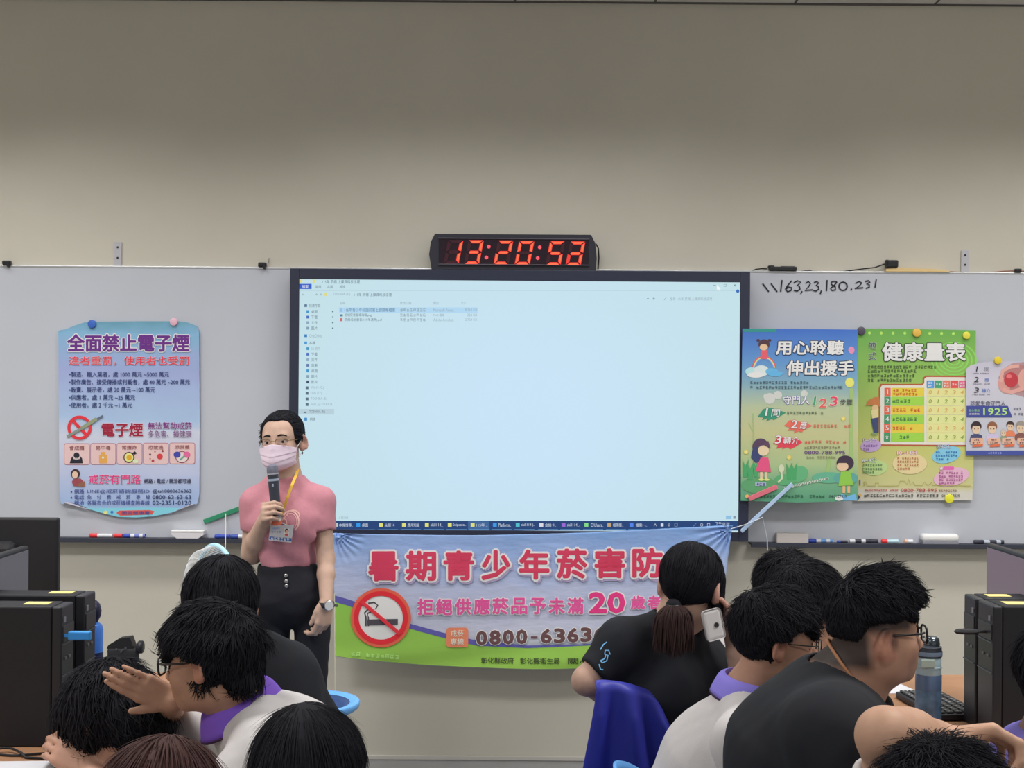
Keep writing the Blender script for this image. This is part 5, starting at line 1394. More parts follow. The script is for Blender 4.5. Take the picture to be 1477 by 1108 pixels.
# drinking bottle on the right desk
bx, by = at(1339, 1000, 3.44).x, 3.44
bt = empty('drinking_bottle', (bx, by, DZ)); tag(bt, 'clear grey drinking bottle with dark lid on the right desk', 'bottle')
M_bot = mat('bottle_body', rgb(62, 78, 104, 1.6), .25, spec=.6); M_botc = mat('bottle_clear', rgb(140, 160, 168, 1.3), .15, spec=.6); M_lid = mat('bottle_lid', (.030, .036, .050), .35)
MB().lathe([(.030, 0), (.0335, .004), (.0335, .100)], (0, 0, 0), 32).build('lower_body', bt, mat('bottle_picture', rgb(70, 92, 116, 1.6), .25, noise=.5, nscale=26), sm=40)
MB().lathe([(.0337, .100), (.0337, .138), (.0325, .141)], (0, 0, 0), 32, caps=False).build('middle_band', bt, M_bot, sm=40)
MB().lathe([(.0325, .141), (.0328, .143), (.0328, .154), (.033, .157), (.0340, .158), (.0340, .161), (.0325, .162), (.0325, .183), (.031, .186)], (0, 0, 0), 32, caps=False).build('clear_neck', bt, M_botc, sm=40)
lp = MB(); lp.box((-.012, -.034, .118 + .055), (.036, .004, .022), .002); lp.build('measure_label', bt, mat('bottle_label', rgb(150, 164, 156, 1.2), .5))
MB().lathe([(.0335, .186), (.0345, .189), (.0345, .200), (.0330, .204), (.0330, .212), (.020, .216), (.001, .216)], (0, 0, 0), 32).build('lid', bt, M_lid, sm=40)
MB().lathe([(.0347, .190), (.0350, .193), (.0350, .199), (.0347, .201)], (0, 0, 0), 32, caps=False).build('lid_band', bt, mat('lid_band', rgb(90, 104, 122, 1.6), .4), sm=40)
cap = MB(); cap.lathe([(.020, 0), (.021, .004), (.019, .018), (.012, .024), (.001, .0245)], (.008, 0, .214), 28); cap.build('drink_cap', bt, mat('drink_cap', (.10, .12, .14), .12, metal=.7), sm=50)
MB().tube([V(-.030, 0, .200), V(-.033, 0, .214), V(-.028, 0, .228), V(-.014, 0, .236)], .0035, 8).build('carry_loop', bt, M_lid, sm=60)
# keyboard
kb = empty('keyboard', (1.186, 3.645, DZ), radians(6)); tag(kb, 'black computer keyboard lying on the right desk behind the bottle', 'keyboard')
MB().box((0, 0, .010), (.135, .275, .018), .004).build('keyboard_body', kb, M_black)
kk = MB().m(mat('key_black', (.028, .028, .032), .45))
kl = MB()
for i in range(5):
    for j in range(13):
        kk.box((-.052 + .024 * i + .004, -.124 + .0205 * j, .0215), (.019, .0165, .006), .0015, seg=1)
kk.build('keys', kb, None)
km = MB()
for i in range(5):
    for j in range(13): km.box((-.052 + .024 * i + .001, -.127 + .0205 * j, .0247), (.005, .004, .0004))
km.build('key_marks', kb, mat('key_print', (.45, .45, .47), .6))
o = MB().box((0, 0, .0010), (.21, .16, .002)).build('paper_sheet', None, mat('paper_white', (.68, .68, .72), .8)); o.location = (1.075, 3.90, DZ + .0002); o.rotation_euler = (0, 0, radians(12)); tag(o, 'white sheet of paper on the right desk before the smiling boy', 'paper')
o = MB().box((0, 0, .0010), (.13, .09, .002)).build('paper_sheet', None, mat('paper_white', (.68, .68, .72), .8)); o.location = (1.045, 3.585, DZ + .0002); tag(o, 'small white paper on the right desk left of the bottle', 'paper')
o = MB().box((0, 0, .0010), (.21, .14, .002)).build('paper_sheet', None, mat('paper_white', (.68, .68, .72), .8)); o.location = (-1.085, 2.99, DZ + .0002); o.rotation_euler = (0, 0, radians(4)); tag(o, 'white paper on the left desk at the picture\'s lower left corner', 'paper')
for k, (pts, lab) in enumerate(((((-1.25, 3.12), (-1.17, 3.10), (-1.08, 3.125), (-1.0, 3.09), (-.955, 3.12)), 'black cable lying along the left desk in front of the tower'), (((-1.26, 3.08), (-1.2, 3.14), (-1.12, 3.08), (-1.03, 3.07)), 'thin black cable curling across the left desk near the paper'))):
    P_ = []
    n = len(pts)
    for i in range(n - 1):
        for t in range(6):
            a, b_ = pts[i], pts[i + 1]; u = t / 6; u = u * u * (3 - 2 * u); P_.append(V(a[0] + (b_[0] - a[0]) * t / 6, a[1] + (b_[1] - a[1]) * u, DZ + .0035 + (.007 if k and 2 < i * 6 + t < 11 else 0)))
    o = MB().tube(P_, .003, 6).build('cable', None, M_black, sm=60); tag(o, lab, 'cable')
# blue bottle behind the left towers
bb_ = empty('water_bottle', (-1.120, 3.525, DZ)); tag(bb_, 'blue water bottle with dark round cap beside the left computer tower', 'bottle')
MB().lathe([(.026, 0), (.030, .004), (.030, .10)], (0, 0, 0), 28).build('lower_body', bb_, mat('wb_blue', rgb(54, 92, 168, 1.6), .35), sm=40)
MB().lathe([(.0302, .10), (.0302, .165)], (0, 0, 0), 28, caps=False).build('band', bb_, mat('wb_navy', rgb(28, 36, 78, 1.5), .4), sm=40)
MB().lathe([(.030, .165), (.030, .225), (.026, .238), (.016, .244)], (0, 0, 0), 28, caps=False).build('upper_body', bb_, mat('wb_blue2', rgb(60, 112, 196, 1.6), .3), sm=40)
MB().lathe([(.016, .244), (.018, .250), (.024, .262), (.025, .276), (.021, .292), (.012, .302), (.001, .304)], (0, 0, 0), 28).build('bottle_cap', bb_, mat('wb_cap', rgb(28, 28, 58, 1.3), .4), sm=60)

# black camera on a small tripod near the wall
cp_ = at(178, 943, 4.9)
tp = empty('tripod', (cp_.x, cp_.y, 0)); tag(tp, 'low black tripod holding the camera in front of the wall', 'tripod')
zc = cp_.z - .035
MB().lathe([(.02, -.03), (.02, 0), (.03, .002), (.03, .008)], (0, 0, zc - .009), 16).build('head', tp, M_black)
for k in range(3):
    a = radians(90 + 120 * k); MB().tube([V(.01 * cos(a), .01 * sin(a), zc - .03), V(.22 * cos(a), .22 * sin(a), .008)], .010, 8).build('leg', tp, M_black)
dc = empty('camera_body', (cp_.x, cp_.y, zc)); tag(dc, 'black camera with a pointed viewfinder hump, standing in front of the wall', 'camera')
mb = MB(); mb.box((0, 0, .030), (.110, .05, .060), .010); mb.build('body', dc, M_blackm, sm=60)
mb = MB(); mb.prism([(-.056, -.022, .058), (-.050, -.022, .070), (-.012, -.022, .094), (.030, -.022, .100), (.044, -.022, .062), (.030, -.022, .052), (-.040, -.022, .052)], (0, .044, 0)); mb.build('viewfinder_hump', dc, M_black)
mb = MB(); mb.lathe([(.020, -.010), (.024, -.006), (.024, .006), (.020, .010)], (.064, 0, .060), 20, Matrix.Rotation(radians(90), 3, 'Y')); mb.build('side_dial', dc, mat('dial_dark', (.02, .022, .03), .4), sm=50)
for k, (x, z) in enumerate(((-.018, .056), (.006, .055), (.016, .060), (.0, .048))): MB().lathe([(.004, 0), (.004, .003), (.001, .003)], (x, -.026, z), 8, Matrix.Rotation(radians(90), 3, 'X')).build('button', dc, mat('cam_button', (.10, .10, .11), .4))
MB().lathe([(.032, 0), (.034, .05), (.030, .055)], (0, .02, .034), 24, Matrix.Rotation(radians(-90), 3, 'X')).build('lens', dc, M_black, sm=50)

# standing fan with a light-blue rim
fc = at(311, 840, 4.38)
fan = empty('standing_fan', (fc.x, fc.y, 0)); tag(fan, 'white wire-caged fan with a light blue rim behind a dark-haired head', 'fan')
FR = .122; RF = Matrix.Rotation(radians(-48), 3, 'Z') @ Matrix.Rotation(radians(90), 3, 'X')
off = V(0, 0, fc.z)
def fm(p): return RF @ Vector(p) + off
M_fw = mat('fan_wire', (.62, .63, .64), .4); M_fb = mat('fan_blue', rgb(150, 190, 224, 1.5), .4)
g_ = MB()
for k in range(72):
    a = 2 * pi * k / 72; g_.tube([fm((.02 * cos(a), .02 * sin(a), .085)), fm((.07 * cos(a + .1), .07 * sin(a + .1), .080)), fm((.108 * cos(a + .2), .108 * sin(a + .2), .055)), fm((FR * cos(a + .25), FR * sin(a + .25), .004))], .0011, 4)
for r_, z_ in ((.05, .083), (.085, .074)): g_.tube([fm((r_ * cos(2 * pi * k / 40), r_ * sin(2 * pi * k / 40), z_)) for k in range(40)], .0013, 4, close=True)
g_.build('front_grille', fan, M_fw)
g_ = MB()
for k in range(60):
    a = 2 * pi * k / 60; g_.tube([fm((.03 * cos(a), .03 * sin(a), -.050)), fm((.09 * cos(a), .09 * sin(a), -.042)), fm((FR * cos(a), FR * sin(a), -.004))], .0011, 4)
g_.build('rear_grille', fan, M_fw)
MB().tube([fm((FR * cos(2 * pi * k / 48), FR * sin(2 * pi * k / 48), 0)) for k in range(48)], .0085, 8, close=True).build('rim', fan, M_fb, sm=60)
for k in range(3):
    a0 = 2 * pi * k / 3
    def bl(u, v, a0=a0):
        r_ = .02 + .085 * u; a = a0 + (v - .5) * 1.3 * (.5 + .5 * u); return fm((r_ * cos(a), r_ * sin(a), -.010 + .03 * (v - .5)))
    MB().grid(bl, 8, 8).build('blade', fan, mat('fan_blade', (.42, .48, .55), .3), sm=60, solid=.002)
MB().lathe([(.022, -.09), (.034, -.06), (.034, -.03), (.016, -.01), (.016, .05), (.001, .052)], off, 20, RF).build('motor', fan, mat('fan_motor', (.55, .57, .6), .4), sm=50)
mo = fm((0, 0, -.06)); MB().tube([V(mo.x, mo.y, mo.z), V(mo.x, mo.y, .02)], .012, 10).build('pole', fan, M_fw, sm=60)
MB().lathe([(.12, 0), (.12, .012), (.03, .03), (.001, .03)], (mo.x, mo.y, 0), 32).build('base', fan, M_fw, sm=50)

stool(at(448, 1011, 4.38).x, 4.38, .558, 'light blue round stool with a darker seat beside the standing woman', (92, 150, 214), (40, 62, 104))
# ================================================================== PEOPLE
def seatof(x, y, label, c_=(86, 140, 196)): return stool(x, y, .455, label, c_)

# ---- 1 the woman at the front -------------------------------------------------
YP = 4.75
p = Person('standing woman in pink T-shirt, mask and glasses speaking into a microphone', at(420, 1202, YP), 186, np.array((.60, .40, .31)))
p.root.location.z = 0
R1 = headR(191, -2, 4)
p.head(A(408, 637, YP), R1, .93)
p.neck(A(411, 694, YP + .015), .050)
SRw, SLw = A(368, 725, YP), A(463, 723, YP + .01)
p.torso(A(415, 806, YP), A(413, 752, YP - .01), SLw, SRw, m=(.104, .082), c=(.128, .100), sh=.038, k=.03)
Wm = A(381.5, 751, 4.625)
p.arm(SRw, A(364, 798, 4.755), Wm, .56, rs=(.044, .049), ra=(.042, .038, .037, .026))
p.arm(SLw, A(470, 806, 4.73), A(470.5, 868, 4.635), .54, rs=(.044, .049), ra=(.038, .031, .030, .0225))
hand(p.S, Wm, (.12, -.85, .45), (1, .0, .1), 1, curl=((1.15, 1.05, .6), (1.15, 1.05, .6), (1.15, 1.05, .6), (1.15, 1.05, .6)), s=.92, thumb=(.35, .75, .55), thumbcurl=.5)
hand(p.S, A(470.5, 868, 4.635), (-.10, -.10, -1), (-.75, .65, 0), -1, curl=((.5, .75, .5), (.6, .8, .5), (.65, .8, .5), (.7, .8, .5)), s=.92, thumb=(.95, .25, .25), thumbcurl=.3)
def pink_f(P):
    z = P[..., 2]; return .0035 * np.sin(z * 60 + P[..., 0] * 40) * np.exp(-((z - 1.02) / .10) ** 2)
p.T.fn(lambda P: P[..., 2] - A(415, 817, YP)[2] , np.array((-1.3, 4.4, .85)), np.array((-.4, 5.1, 1.0)), .006, True)
p.finish(M_pink, .0036, .0055, wr=.0028, wf=22, neckhole=.060, folds=pink_f, lips=False)
# trousers
S = SDF(); 
S.ecap(A(414.5, 822, YP), A(418, 862, YP), (.107, .086), (.138, .108), (1, 0, 0), .03); S.ecap(A(418, 858, YP), A(421, 866, YP), (.138, .10), (.141, .085), (1, 0, 0), .03)
for hx, kx, fx in ((393, 391, 389), (451, 448, 449)):
    S.cap(A(hx, 892, YP), A(kx, 1040, YP - .01), .0665, .052, .012); k_ = A(kx, 1040, YP - .01); S.cap(k_, np.array((A(fx, 1150, YP + .01)[0], YP + .01, .09)), .054, .040, .01)
S.fn(lambda P: A(415, 813, YP)[2] - P[..., 2], np.array((-1.2, 4.4, .9)), np.array((-.4, 5.1, 1.1)), .004, True)
v, f = S.mesh(.007, noise=lambda P: .002 * wav(P, 30, 3)); mk_mesh('trousers', relax(v, f, 1), f, p.root, M_jeans)
for bx_, by_ in ((412.5, 830.5), (413, 838.5), (413.5, 845)):
    c = at(bx_, by_, YP - .095 - (by_ - 830) * .0009); MB().lathe([(.0065, 0), (.0065, .003), (.004, .0045), (.001, .0045)], c, 14, Matrix.Rotation(radians(90), 3, 'X')).build('trouser_button', p.root, mat('button_metal', (.5, .5, .5), .3, metal=.8), world=True)
for fx in (389, 449):
    x = A(fx, 1150, YP)[0]; S = SDF(); S.cap((x, YP + .02, .045), (x, YP - .13, .034), .042, .034, .02); S.fn(lambda P: P[..., 2] - .003, (x - .2, 4.4, -.1), (x + .2, 5, .02), .004, True)
    v, f = S.mesh(.009); mk_mesh('shoe', v, f, p.root, M_shoe)
eyes_brows(p.root, p.C, R1, .93)
hair(p.root, p.C, R1, .93, dict(t=.008, carve=[((0, .105, -.022), (.0655, .078, .108), .012), ((.036, .10, .022), (.036, .07, .066), .02), ((-.036, .10, .022), (.036, .07, .066), .02), ((0, .06, -.085), (.12, .075, .07), .01), ((0, -.02, -.16), (.14, .16, .09), .012)], crown=(0, .10, .10), flow=(0, -1.4, .0), wr=.3, wg=.0, jit=.04, length=.028, keep=1.12, lift=-.03, R=.085, rough=.0012, w=.0028, curl=.02, extra=[((0, -.105, .01), (.035, .03, .035))]), M_hair, n=900, seed=2, vox=.004)
glasses(p.root, p.C, R1, .93, color=mat('glasses_gold', (.24, .17, .09), .3, metal=.6), half=True, w=.0235, h=.0150, rr=.0015, drop=.003)
for q in (1,): pass
er = MB(); c = Vector(p.C + R1 @ (np.array((-.0755, -.004, -.048)) * .93)); er.lathe([(.001, -.006), (.004, 0), (.001, .006)], c, 10); er.build('earring', p.root, mat('earring', (.10, .10, .08), .3, metal=.6), sm=60, world=True)
# mask
def maskf(u, v):
    a = radians(-72 + 144 * u); 
    ztop = -.012 - .016 * (abs(a) / radians(72)) ** 1.2; zbot = -.112 + .030 * (abs(a) / radians(72)) ** 1.6
    z = ztop + (zbot - ztop) * v
    rx, ry = .0735 - .010 * max(0, v - .6), .076
    x = rx * sin(a); y = .030 + ry * cos(a)
    y += .016 * math.exp(-(a / .33) ** 2) * (1 - .55 * abs(v - .18) / .8) + .007 * math.exp(-(a / .7) ** 2) * math.exp(-((v - .62) / .25) ** 2)
    vv = v + .22 * abs(a / 1.25) * 1.0
    st = (.0022 if vv < .50 else 0) + (.0022 if vv < .74 else 0)
    y += st * cos(a); x += st * sin(a)
    if v > .8: y -= .030 * ((v - .8) / .2) ** 2
    return Vector(p.C + R1 @ (np.array((x, y, z)) * .93))
mk = MB().grid(maskf, 60, 44).build('face_mask', p.root, mat('mask_pink', rgb(208, 178, 192, 1.7), .8), sm=70, world=True, solid=.0012)
for q, u in ((-1, 0.0), (1, 1.0)):
    a0 = maskf(u, .04); b0 = maskf(u, .95); ear = Vector(p.C + R1 @ (np.array((q * .079, -.012, .014)) * .93)); e2 = Vector(p.C + R1 @ (np.array((q * .079, -.020, -.028)) * .93))
    MB().tube([a0, a0.lerp(ear, .5), ear, e2, e2.lerp(b0, .5), b0], .0014, 6).build('ear_loop', mk, mat('loop_white', (.62, .6, .62), .8), world=True)
# lanyard and badge
ly = MB(); M_yel = mat('lanyard_yellow', rgb(206, 160, 60, 1.6), .7)
def ribbon(m, pts, w_):
    """flat band facing the lens"""
    L = []; n = len(pts)
    for i in range(n):
        t = (pts[min(n - 1, i + 1)] - pts[max(0, i - 1)]).normalized(); s_ = t.cross(V(0, 1, 0)).normalized() * w_ / 2; L.append((pts[i] - s_, pts[i] + s_))
    for d_ in (0, .0016):
        pass
    vs = [[m.bm.verts.new(a + V(0, d_, 0)) for a in q for d_ in (0, .0015)] for q in L]
    fs = []
    for A_, B_ in zip(vs, vs[1:]):
        for i, j in ((0, 2), (2, 3), (3, 1), (1, 0)): fs.append(m.bm.faces.new((A_[i], A_[j], B_[j], B_[i])))
    m._mark(fs)
ribbon(ly, [at(432, 672, 4.78), at(429.5, 678, 4.735), at(426, 688, 4.685), at(421, 700, 4.655), at(414.5, 718, 4.640), at(408.5, 736, 4.634), at(406.5, 745, 4.632)], .0095)
ribbon(ly, [at(386, 684, 4.77), at(389, 692, 4.70), at(395, 704, 4.66), at(401, 720, 4.642), at(405.5, 737, 4.633), at(406.5, 745, 4.631)], .0095)
lo = ly.build('lanyard', p.root, M_yel, world=True)
hk = MB(); hk.tube([at(406.5, 744, 4.630), at(405.5, 750, 4.628), at(404, 757, 4.626)], .0035, 8).tube([at(404, 753, 4.626), at(409, 756, 4.626), at(413, 757, 4.627)], .002, 6); hk.build('hook', lo, mat('hook_metal', (.45, .45, .45), .3, metal=.8), world=True)
bd = empty('badge', at(405.5, 769, 4.622)); bd.parent = p.root; bd.location = bd.location - p.root.location
bp = MB(); bp.prism([at(389.5, 757.5, 4.622), at(423.5, 758, 4.622), at(420, 783, 4.622), at(387.5, 779.5, 4.622)], (0, .003, 0)); bp.build('card', bd, mat('card_white', (.70, .70, .74), .4), world=True)
g = Print(4.6215, .0003)
g.poly([(389, 774), (420.8, 776.5), (420.4, 781.2), (388.2, 778)], (56, 86, 140), 1); g.scrib(391, 774.6, 418, 778.6, (190, 196, 206), 2, slope=.07)
g.poly([(410, 762), (417.5, 762.4), (416.8, 773.2), (409.5, 772.6)], (206, 190, 186), 1); g.ell(413.6, 766, 2.7, 3.4, (60, 40, 40), 2); g.ell(413.6, 767, 1.9, 2.5, (206, 150, 130), 3); g.ell(413.4, 771.6, 2.8, 1.6, (170, 70, 80), 2.5)
g.scrib(392, 761, 404, 763.2, (110, 140, 180), 1); g.scrib(391.5, 766, 406, 769, (120, 130, 150), 1)
g.build('badge_print', bd)
# pale loop printed on the shirt
from mathutils.bvhtree import BVHTree
dg = bpy.context.evaluated_depsgraph_get()
def drape(ob, eps=.0012):
    me = ob.data; M = Matrix.Translation(ob.parent.location)
    bv = BVHTree.FromPolygons([M @ v.co for v in me.vertices], [tuple(q.vertices) for q in me.polygons])
    def b_(x, y, Y0):
        q = at(x, y, Y0); d_ = (q - V(0, 0, EYE)); h = bv.ray_cast(V(0, 0, EYE), d_.normalized())
        return h[0] if h[0] is not None else q
    return b_
class Draped(Print):
    def __init__(s, ob, Y, off=.0015, mk=ink): super().__init__(Y, .0003, mk=mk); s.hit = drape(ob); s.off = off
    def P(s, x, y, z):
        h = s.hit(x, y, s.Y); return (h.x, h.y - s.off - z * s.step, h.z)
g = Draped(p.shirt, YP - .1)
PR = lambda: None
for r_, w_, c_ in ((15, 2.2, (206, 150, 146)), (11.5, 1.2, (200, 140, 140))):
    g.line(arc(419, 752, r_ * .8, r_, 200, 420, 22), w_, c_, 1)
g.line([(410, 762), (414, 757), (413, 750), (409, 748), (406, 752)], 1.4, (206, 150, 146), 1); g.line(arc(423, 744, 9, 8, 180, 370, 14), 1.6, (206, 146, 140), 2)
g.build('shirt_print', p.root)
# wrist watch
wt = empty('wrist_watch', at(471, 871, 4.635)); wt.parent = p.root; wt.location = wt.location - p.root.location
Wa = at(470.8, 872, 4.630); 
MB().lathe([(.0265, -.009), (.0275, 0), (.0265, .009)], Wa, 24, caps=False).build('strap', wt, mat('watch_strap', (.03, .028, .035), .5), sm=60, world=True, solid=.003)
Rw = Matrix.Rotation(radians(24), 3, 'Z') @ Matrix.Rotation(radians(90), 3, 'X')
fcw = Wa + V(.0115, -.0255, 0)
MB().lathe([(.017, -.004), (.0185, 0), (.0185, .005), (.016, .0065)], fcw, 24, Rw).build('watch_case', wt, mat('watch_steel', (.45, .45, .46), .25, metal=.9), sm=50, world=True)
MB().lathe([(.0155, .0066), (.0155, .0072), (.001, .0073)], fcw, 24, Rw).build('watch_dial', wt, mat('watch_dial', (.75, .75, .76), .3), world=True)
MB().tube([Wa + V(.026, 0, -.002), Wa + V(.040, -.002, -.004)], .006, 6, flat=.4).build('strap_end', wt, mat('watch_strap', (.03, .028, .035), .5), world=True)
# the microphone
mt = Vector(at(392.3, 670, 4.583)); mb_ = Vector(at(399.8, 757.5, 4.588))
axm = (mt - mb_).normalized(); Rm_ = V(0, 0, 1).rotation_difference(axm).to_matrix(); L = (mt - mb_).length
mic = empty('microphone', mb_); tag(mic, 'dark cordless microphone with an orange ring held by the standing woman', 'microphone')
def ml_(prof, nm, m_): MB().lathe(prof, mb_, 28, Rm_).build(nm, mic, m_, sm=40, world=True)
ml_([(.0150, .0), (.0165, .002), (.0165, .016)], 'orange_ring', mat('mic_orange', rgb(206, 92, 66, 1.8), .4)); ml_([(.0166, .016), (.0172, .034)], 'white_ring', mat('mic_white', rgb(196, 190, 196, 1.8), .4))
ml_([(.0172, .034), (.0182, .11), (.0188, .155)], 'handle', mat('mic_body', (.050, .056, .080), .4))
ml_([(.0190, .155), (.0190, .163)], 'silver_band', mat('mic_band', rgb(130, 140, 156, 1.8), .3)); ml_([(.0190, .163), (.0195, .178)], 'collar_ring', mat('mic_body', (.05, .056, .08), .4)); ml_([(.0200, .178), (.0200, .182)], 'rim_ring', mat('mic_rim', (.5, .5, .56), .3))
ml_([(.0195, .182), (.0200, .188), (.0195, .200), (.0165, L - .004), (.010, L - .0005), (.001, L)], 'grille', mat('mic_grille', (.22, .23, .30), .5, metal=.3, bump=.5, bscale=900))
c = mb_ + axm * .14 + V(.0, -.0185, 0); MB().box(c, (.006, .003, .010), .001).build('switch', mic, mat('mic_band', rgb(130, 140, 156, 1.8), .3), world=True)

# ---- 2 dark-haired pupil in black, back turned, left --------------------------------------
p = Person('person in black T-shirt with thick bowl-cut black hair, back turned below the standing woman', (A(432, 1000, 3.55)[0], 3.55, 0), -30)
R = headR(-28, 14, 0); p.head(A(319, 876, 3.30), R, .97, face=False); p.neck(A(350, 932, 3.34), .056)
P2 = np.array((A(432, 1000, 3.55)[0], 3.55, .585)); p.torso(P2, A(372, 1010, 3.38), A(292, 975, 3.25), A(412, 972, 3.42), m=(.16, .115), c=(.165, .12), sh=.066)
p.arm(A(412, 972, 3.42), A(436, 1090, 3.30), A(360, 1130, 3.05), .95, rs=(.066, .066)); p.arm(A(292, 975, 3.25), A(285, 1095, 3.22), A(262, 1110, 3.0), .6)
p.finish(M_shirtk, .007, .009)
hair(p.root, p.C, R, .97, dict(t=.020, carve=[((0, .122, -.02), (.080, .066, .080), .012)], caps=[((0, -.045, .0), (0, -.050, -.05), .076, .060)], lo=-.085, length=.06, lift=.02, R=.10, jit=.08, w=.0032, rough=.0015, crown=(.005, -.045, .12)), M_hair, n=1400, seed=3)
lower_body(p.root, P2, p.f, p.r, M_jeans); seatof(P2[0], P2[1], 'blue stool under the black-shirted person below the standing woman')

# ---- 3 boy with glasses, white shirt, purple collar -----------------------------------------
p = Person('boy in white polo with purple collar and glasses, one hand raised before his face', (A(450, 1000, 2.95)[0], 2.95, 0), -75, np.array((.47, .265, .18)))
R = headR(-77, 6, 0); p.head(A(303, 951, 2.85), R, .95); p.neck(A(347, 1022, 2.90), .056)
P3 = np.array((A(462, 1000, 2.95)[0], 2.95, .585)); SL3, SR3 = A(388, 1090, 2.74), A(350, 1062, 3.06)
p.torso(P3, A(410, 1085, 2.92), SL3, SR3, m=(.155, .12), c=(.165, .125), sh=.064)
p.arm(SL3, A(300, 1190, 2.68), A(215, 1230, 2.70), .7, rs=(.074, .078)); W3 = A(250, 1011, 2.93)
E3 = A(238, 1028, 3.24); p.arm(SR3, E3, W3, .68, rs=(.066, .070))
hand(p.S, W3, (-.84, -.30, .46), (-.25, 1, .1), 1, curl=((.05, .15, .15), (.02, .10, .12), (.05, .1, .1), (.1, .1, .1)), spread=-.03, s=.88, thumb=(.86, .60, -.10), thumbcurl=.15)
p.finish(M_shirtw, .0042, .007, wr=.005, wf=15, neckhole=.066)
eyes_brows(p.root, p.C, R, .95)
hair(p.root, p.C, R, .95,
     dict(t=.020, carve=temples(-.012, .044) + [((0, .128, -.034), (.088, .060, .072), .014), ((0, .075, -.085), (.12, .080, .070), .012), ((.092, .016, -.022), (.034, .046, .036), .010), ((-.092, .016, -.022), (.034, .046, .036), .010)], caps=[((0, -.060, .02), (0, -.072, -.045), .078, .050), ((0, .03, .080), (0, .080, .060), .048, .030)], lo=-.070, length=.048, lift=.10, R=.12, wg=.55, flow=(0, .15, 0), jit=.25, w=.0034, rough=.004, curl=.2), M_hair, n=1700, seed=4)
glasses(p.root, p.C, R, .95, w=.0235, h=.0195, rr=.0026)
collar(p.root, p.N + np.array((0, 0, .004)), n3(p.C - p.N) * .8 + np.array((0, 0, .5)), p.f, M_purp, r=.066, drop=.056, h=.040, trim=M_purpd, flare=.026)
En = SR3 + (E3 - SR3) * .68; dd = n3(E3 - SR3)
MB().lathe([(.0725, -.016), (.0745, 0), (.0725, .012)], Vector(En), 28, V(0, 0, 1).rotation_difference(Vector(dd)).to_matrix(), caps=False).build('sleeve_cuff', p.root, M_purp, sm=60, world=True, solid=.004)
lower_body(p.root, P3, p.f, p.r, M_jeans); seatof(P3[0], P3[1], 'blue stool under the boy with the purple collar')

# ---- 4 boy bent over the left desk ------------------------------------------------------------
p = Person('boy with bowed black-haired head bent over the left desk beside the computer towers', (-.86, 3.20, 0), -60, np.array((.47, .265, .19)))
R = headR(-62, 42, 8); p.head(A(160, 1045, 3.06), R, 1.03); p.neck(A(198, 1092, 3.14), .056)
P4 = np.array((-.86, 3.20, .585)); SL4, SR4 = A(190, 1150, 2.98), A(232, 1120, 3.30)
p.torso(P4, A(246, 1170, 3.18), SL4, SR4, sh=.062)
W4 = A(128, 1112, 2.98); p.arm(SL4, A(168, 1165, 2.90), W4, .6); p.arm(SR4, A(160, 1180, 3.34), A(110, 1130, 3.22), .6)
hand(p.S, W4, (-.75, .1, .5), (.5, .3, -.6), -1, curl=((.5, .7, .5), (.5, .7, .5), (.5, .7, .5), (.5, .7, .5)), s=.95)
p.finish(M_shirtw, .006, .009)
hair(p.root, p.C, R, 1.03, dict(t=.030, extra=[((0, -.085, -.025), (.075, .065, .075)), ((.03, -.03, -.03), (.08, .09, .07))], carve=[((0, .128, -.055), (.080, .060, .072), .012), ((0, .05, -.105), (.12, .10, .060), .012)], caps=[((0, -.050, .0), (0, -.055, -.055), .080, .060)], lo=-.10, length=.055, lift=.10, R=.11, jit=.25, wg=.4, w=.0034, rough=.004, curl=.2), M_hair, n=1500, seed=6)
lower_body(p.root, P4, p.f, p.r, M_jeans); seatof(P4[0], P4[1], 'blue stool under the boy bent over the left desk')

# ---- 5 brown hair at the lower edge --------------------------------------------------------------
def back_person(label, cx, top, Y, yaw, mt, style, mh, s=1.0, seed=1, t=.014, seatlab='', sw=.17, sd=.055):
    tt = style['t']; c = A(cx, top, Y) - np.array((0, 0, (.115 + tt) * s))
    p = Person(label, (c[0], Y, 0), yaw)
    R = headR(yaw, style.pop('pitch', 4), style.pop('roll', 0)); p.head(c, R, s, face=False)
    N = c + np.array((0, 0, -.175 * s)) - p.f * .03; p.neck(N)
    P_ = np.array((N[0], N[1], .585)) - p.f * .06
    if P_[2] > N[2] - .42: P_[2] = .585
    p.torso(P_, N - p.u * .20, N - p.r * sw - p.u * sd, N + p.r * sw - p.u * sd)
    for q, S_ in ((-1, p.SL), (1, p.SR)): p.arm(S_, S_ + p.r * q * .05 - p.u * .24 + p.f * .08, S_ - p.r * q * .02 - p.u * .24 + p.f * .30, .62)
    p.finish(mt, .009, .010)
    hair(p.root, p.C, R, s, style, mh, n=1500, seed=seed)
    lower_body(p.root, P_, p.f, p.r, M_jeans)
    seatof(P_[0], P_[1], seatlab)
    return p
LONG = lambda **k: dict(dict(t=.014, carve=[((0, .125, -.03), (.072, .062, .09), .012)], caps=[((0, -.040, .0), (0, -.065, -.16), .082, .085)], lo=-.22, length=.075, lift=.0, R=.12, jit=.05, w=.0030, rough=.0012, curl=.04, wg=.8), **k)
back_person('person with reddish brown hair at the lower edge, only the crown showing', 232, 1062, 1.70, -20, M_shirtw, LONG(t=.014, crown=(.01, .02, .125), roll=4), M_hairb, s=.90, seed=8, seatlab='blue stool under the brown-haired person')
back_person('person with long smooth black hair, back of the head at the lower edge', 445, 1014, 2.2, 4, M_shirtk, LONG(t=.015, crown=(-.01, -.02, .13), w=.0018, jit=.02, lift=-.02), M_hair, s=1.04, seed=9, seatlab='blue stool under the person with long smooth black hair')

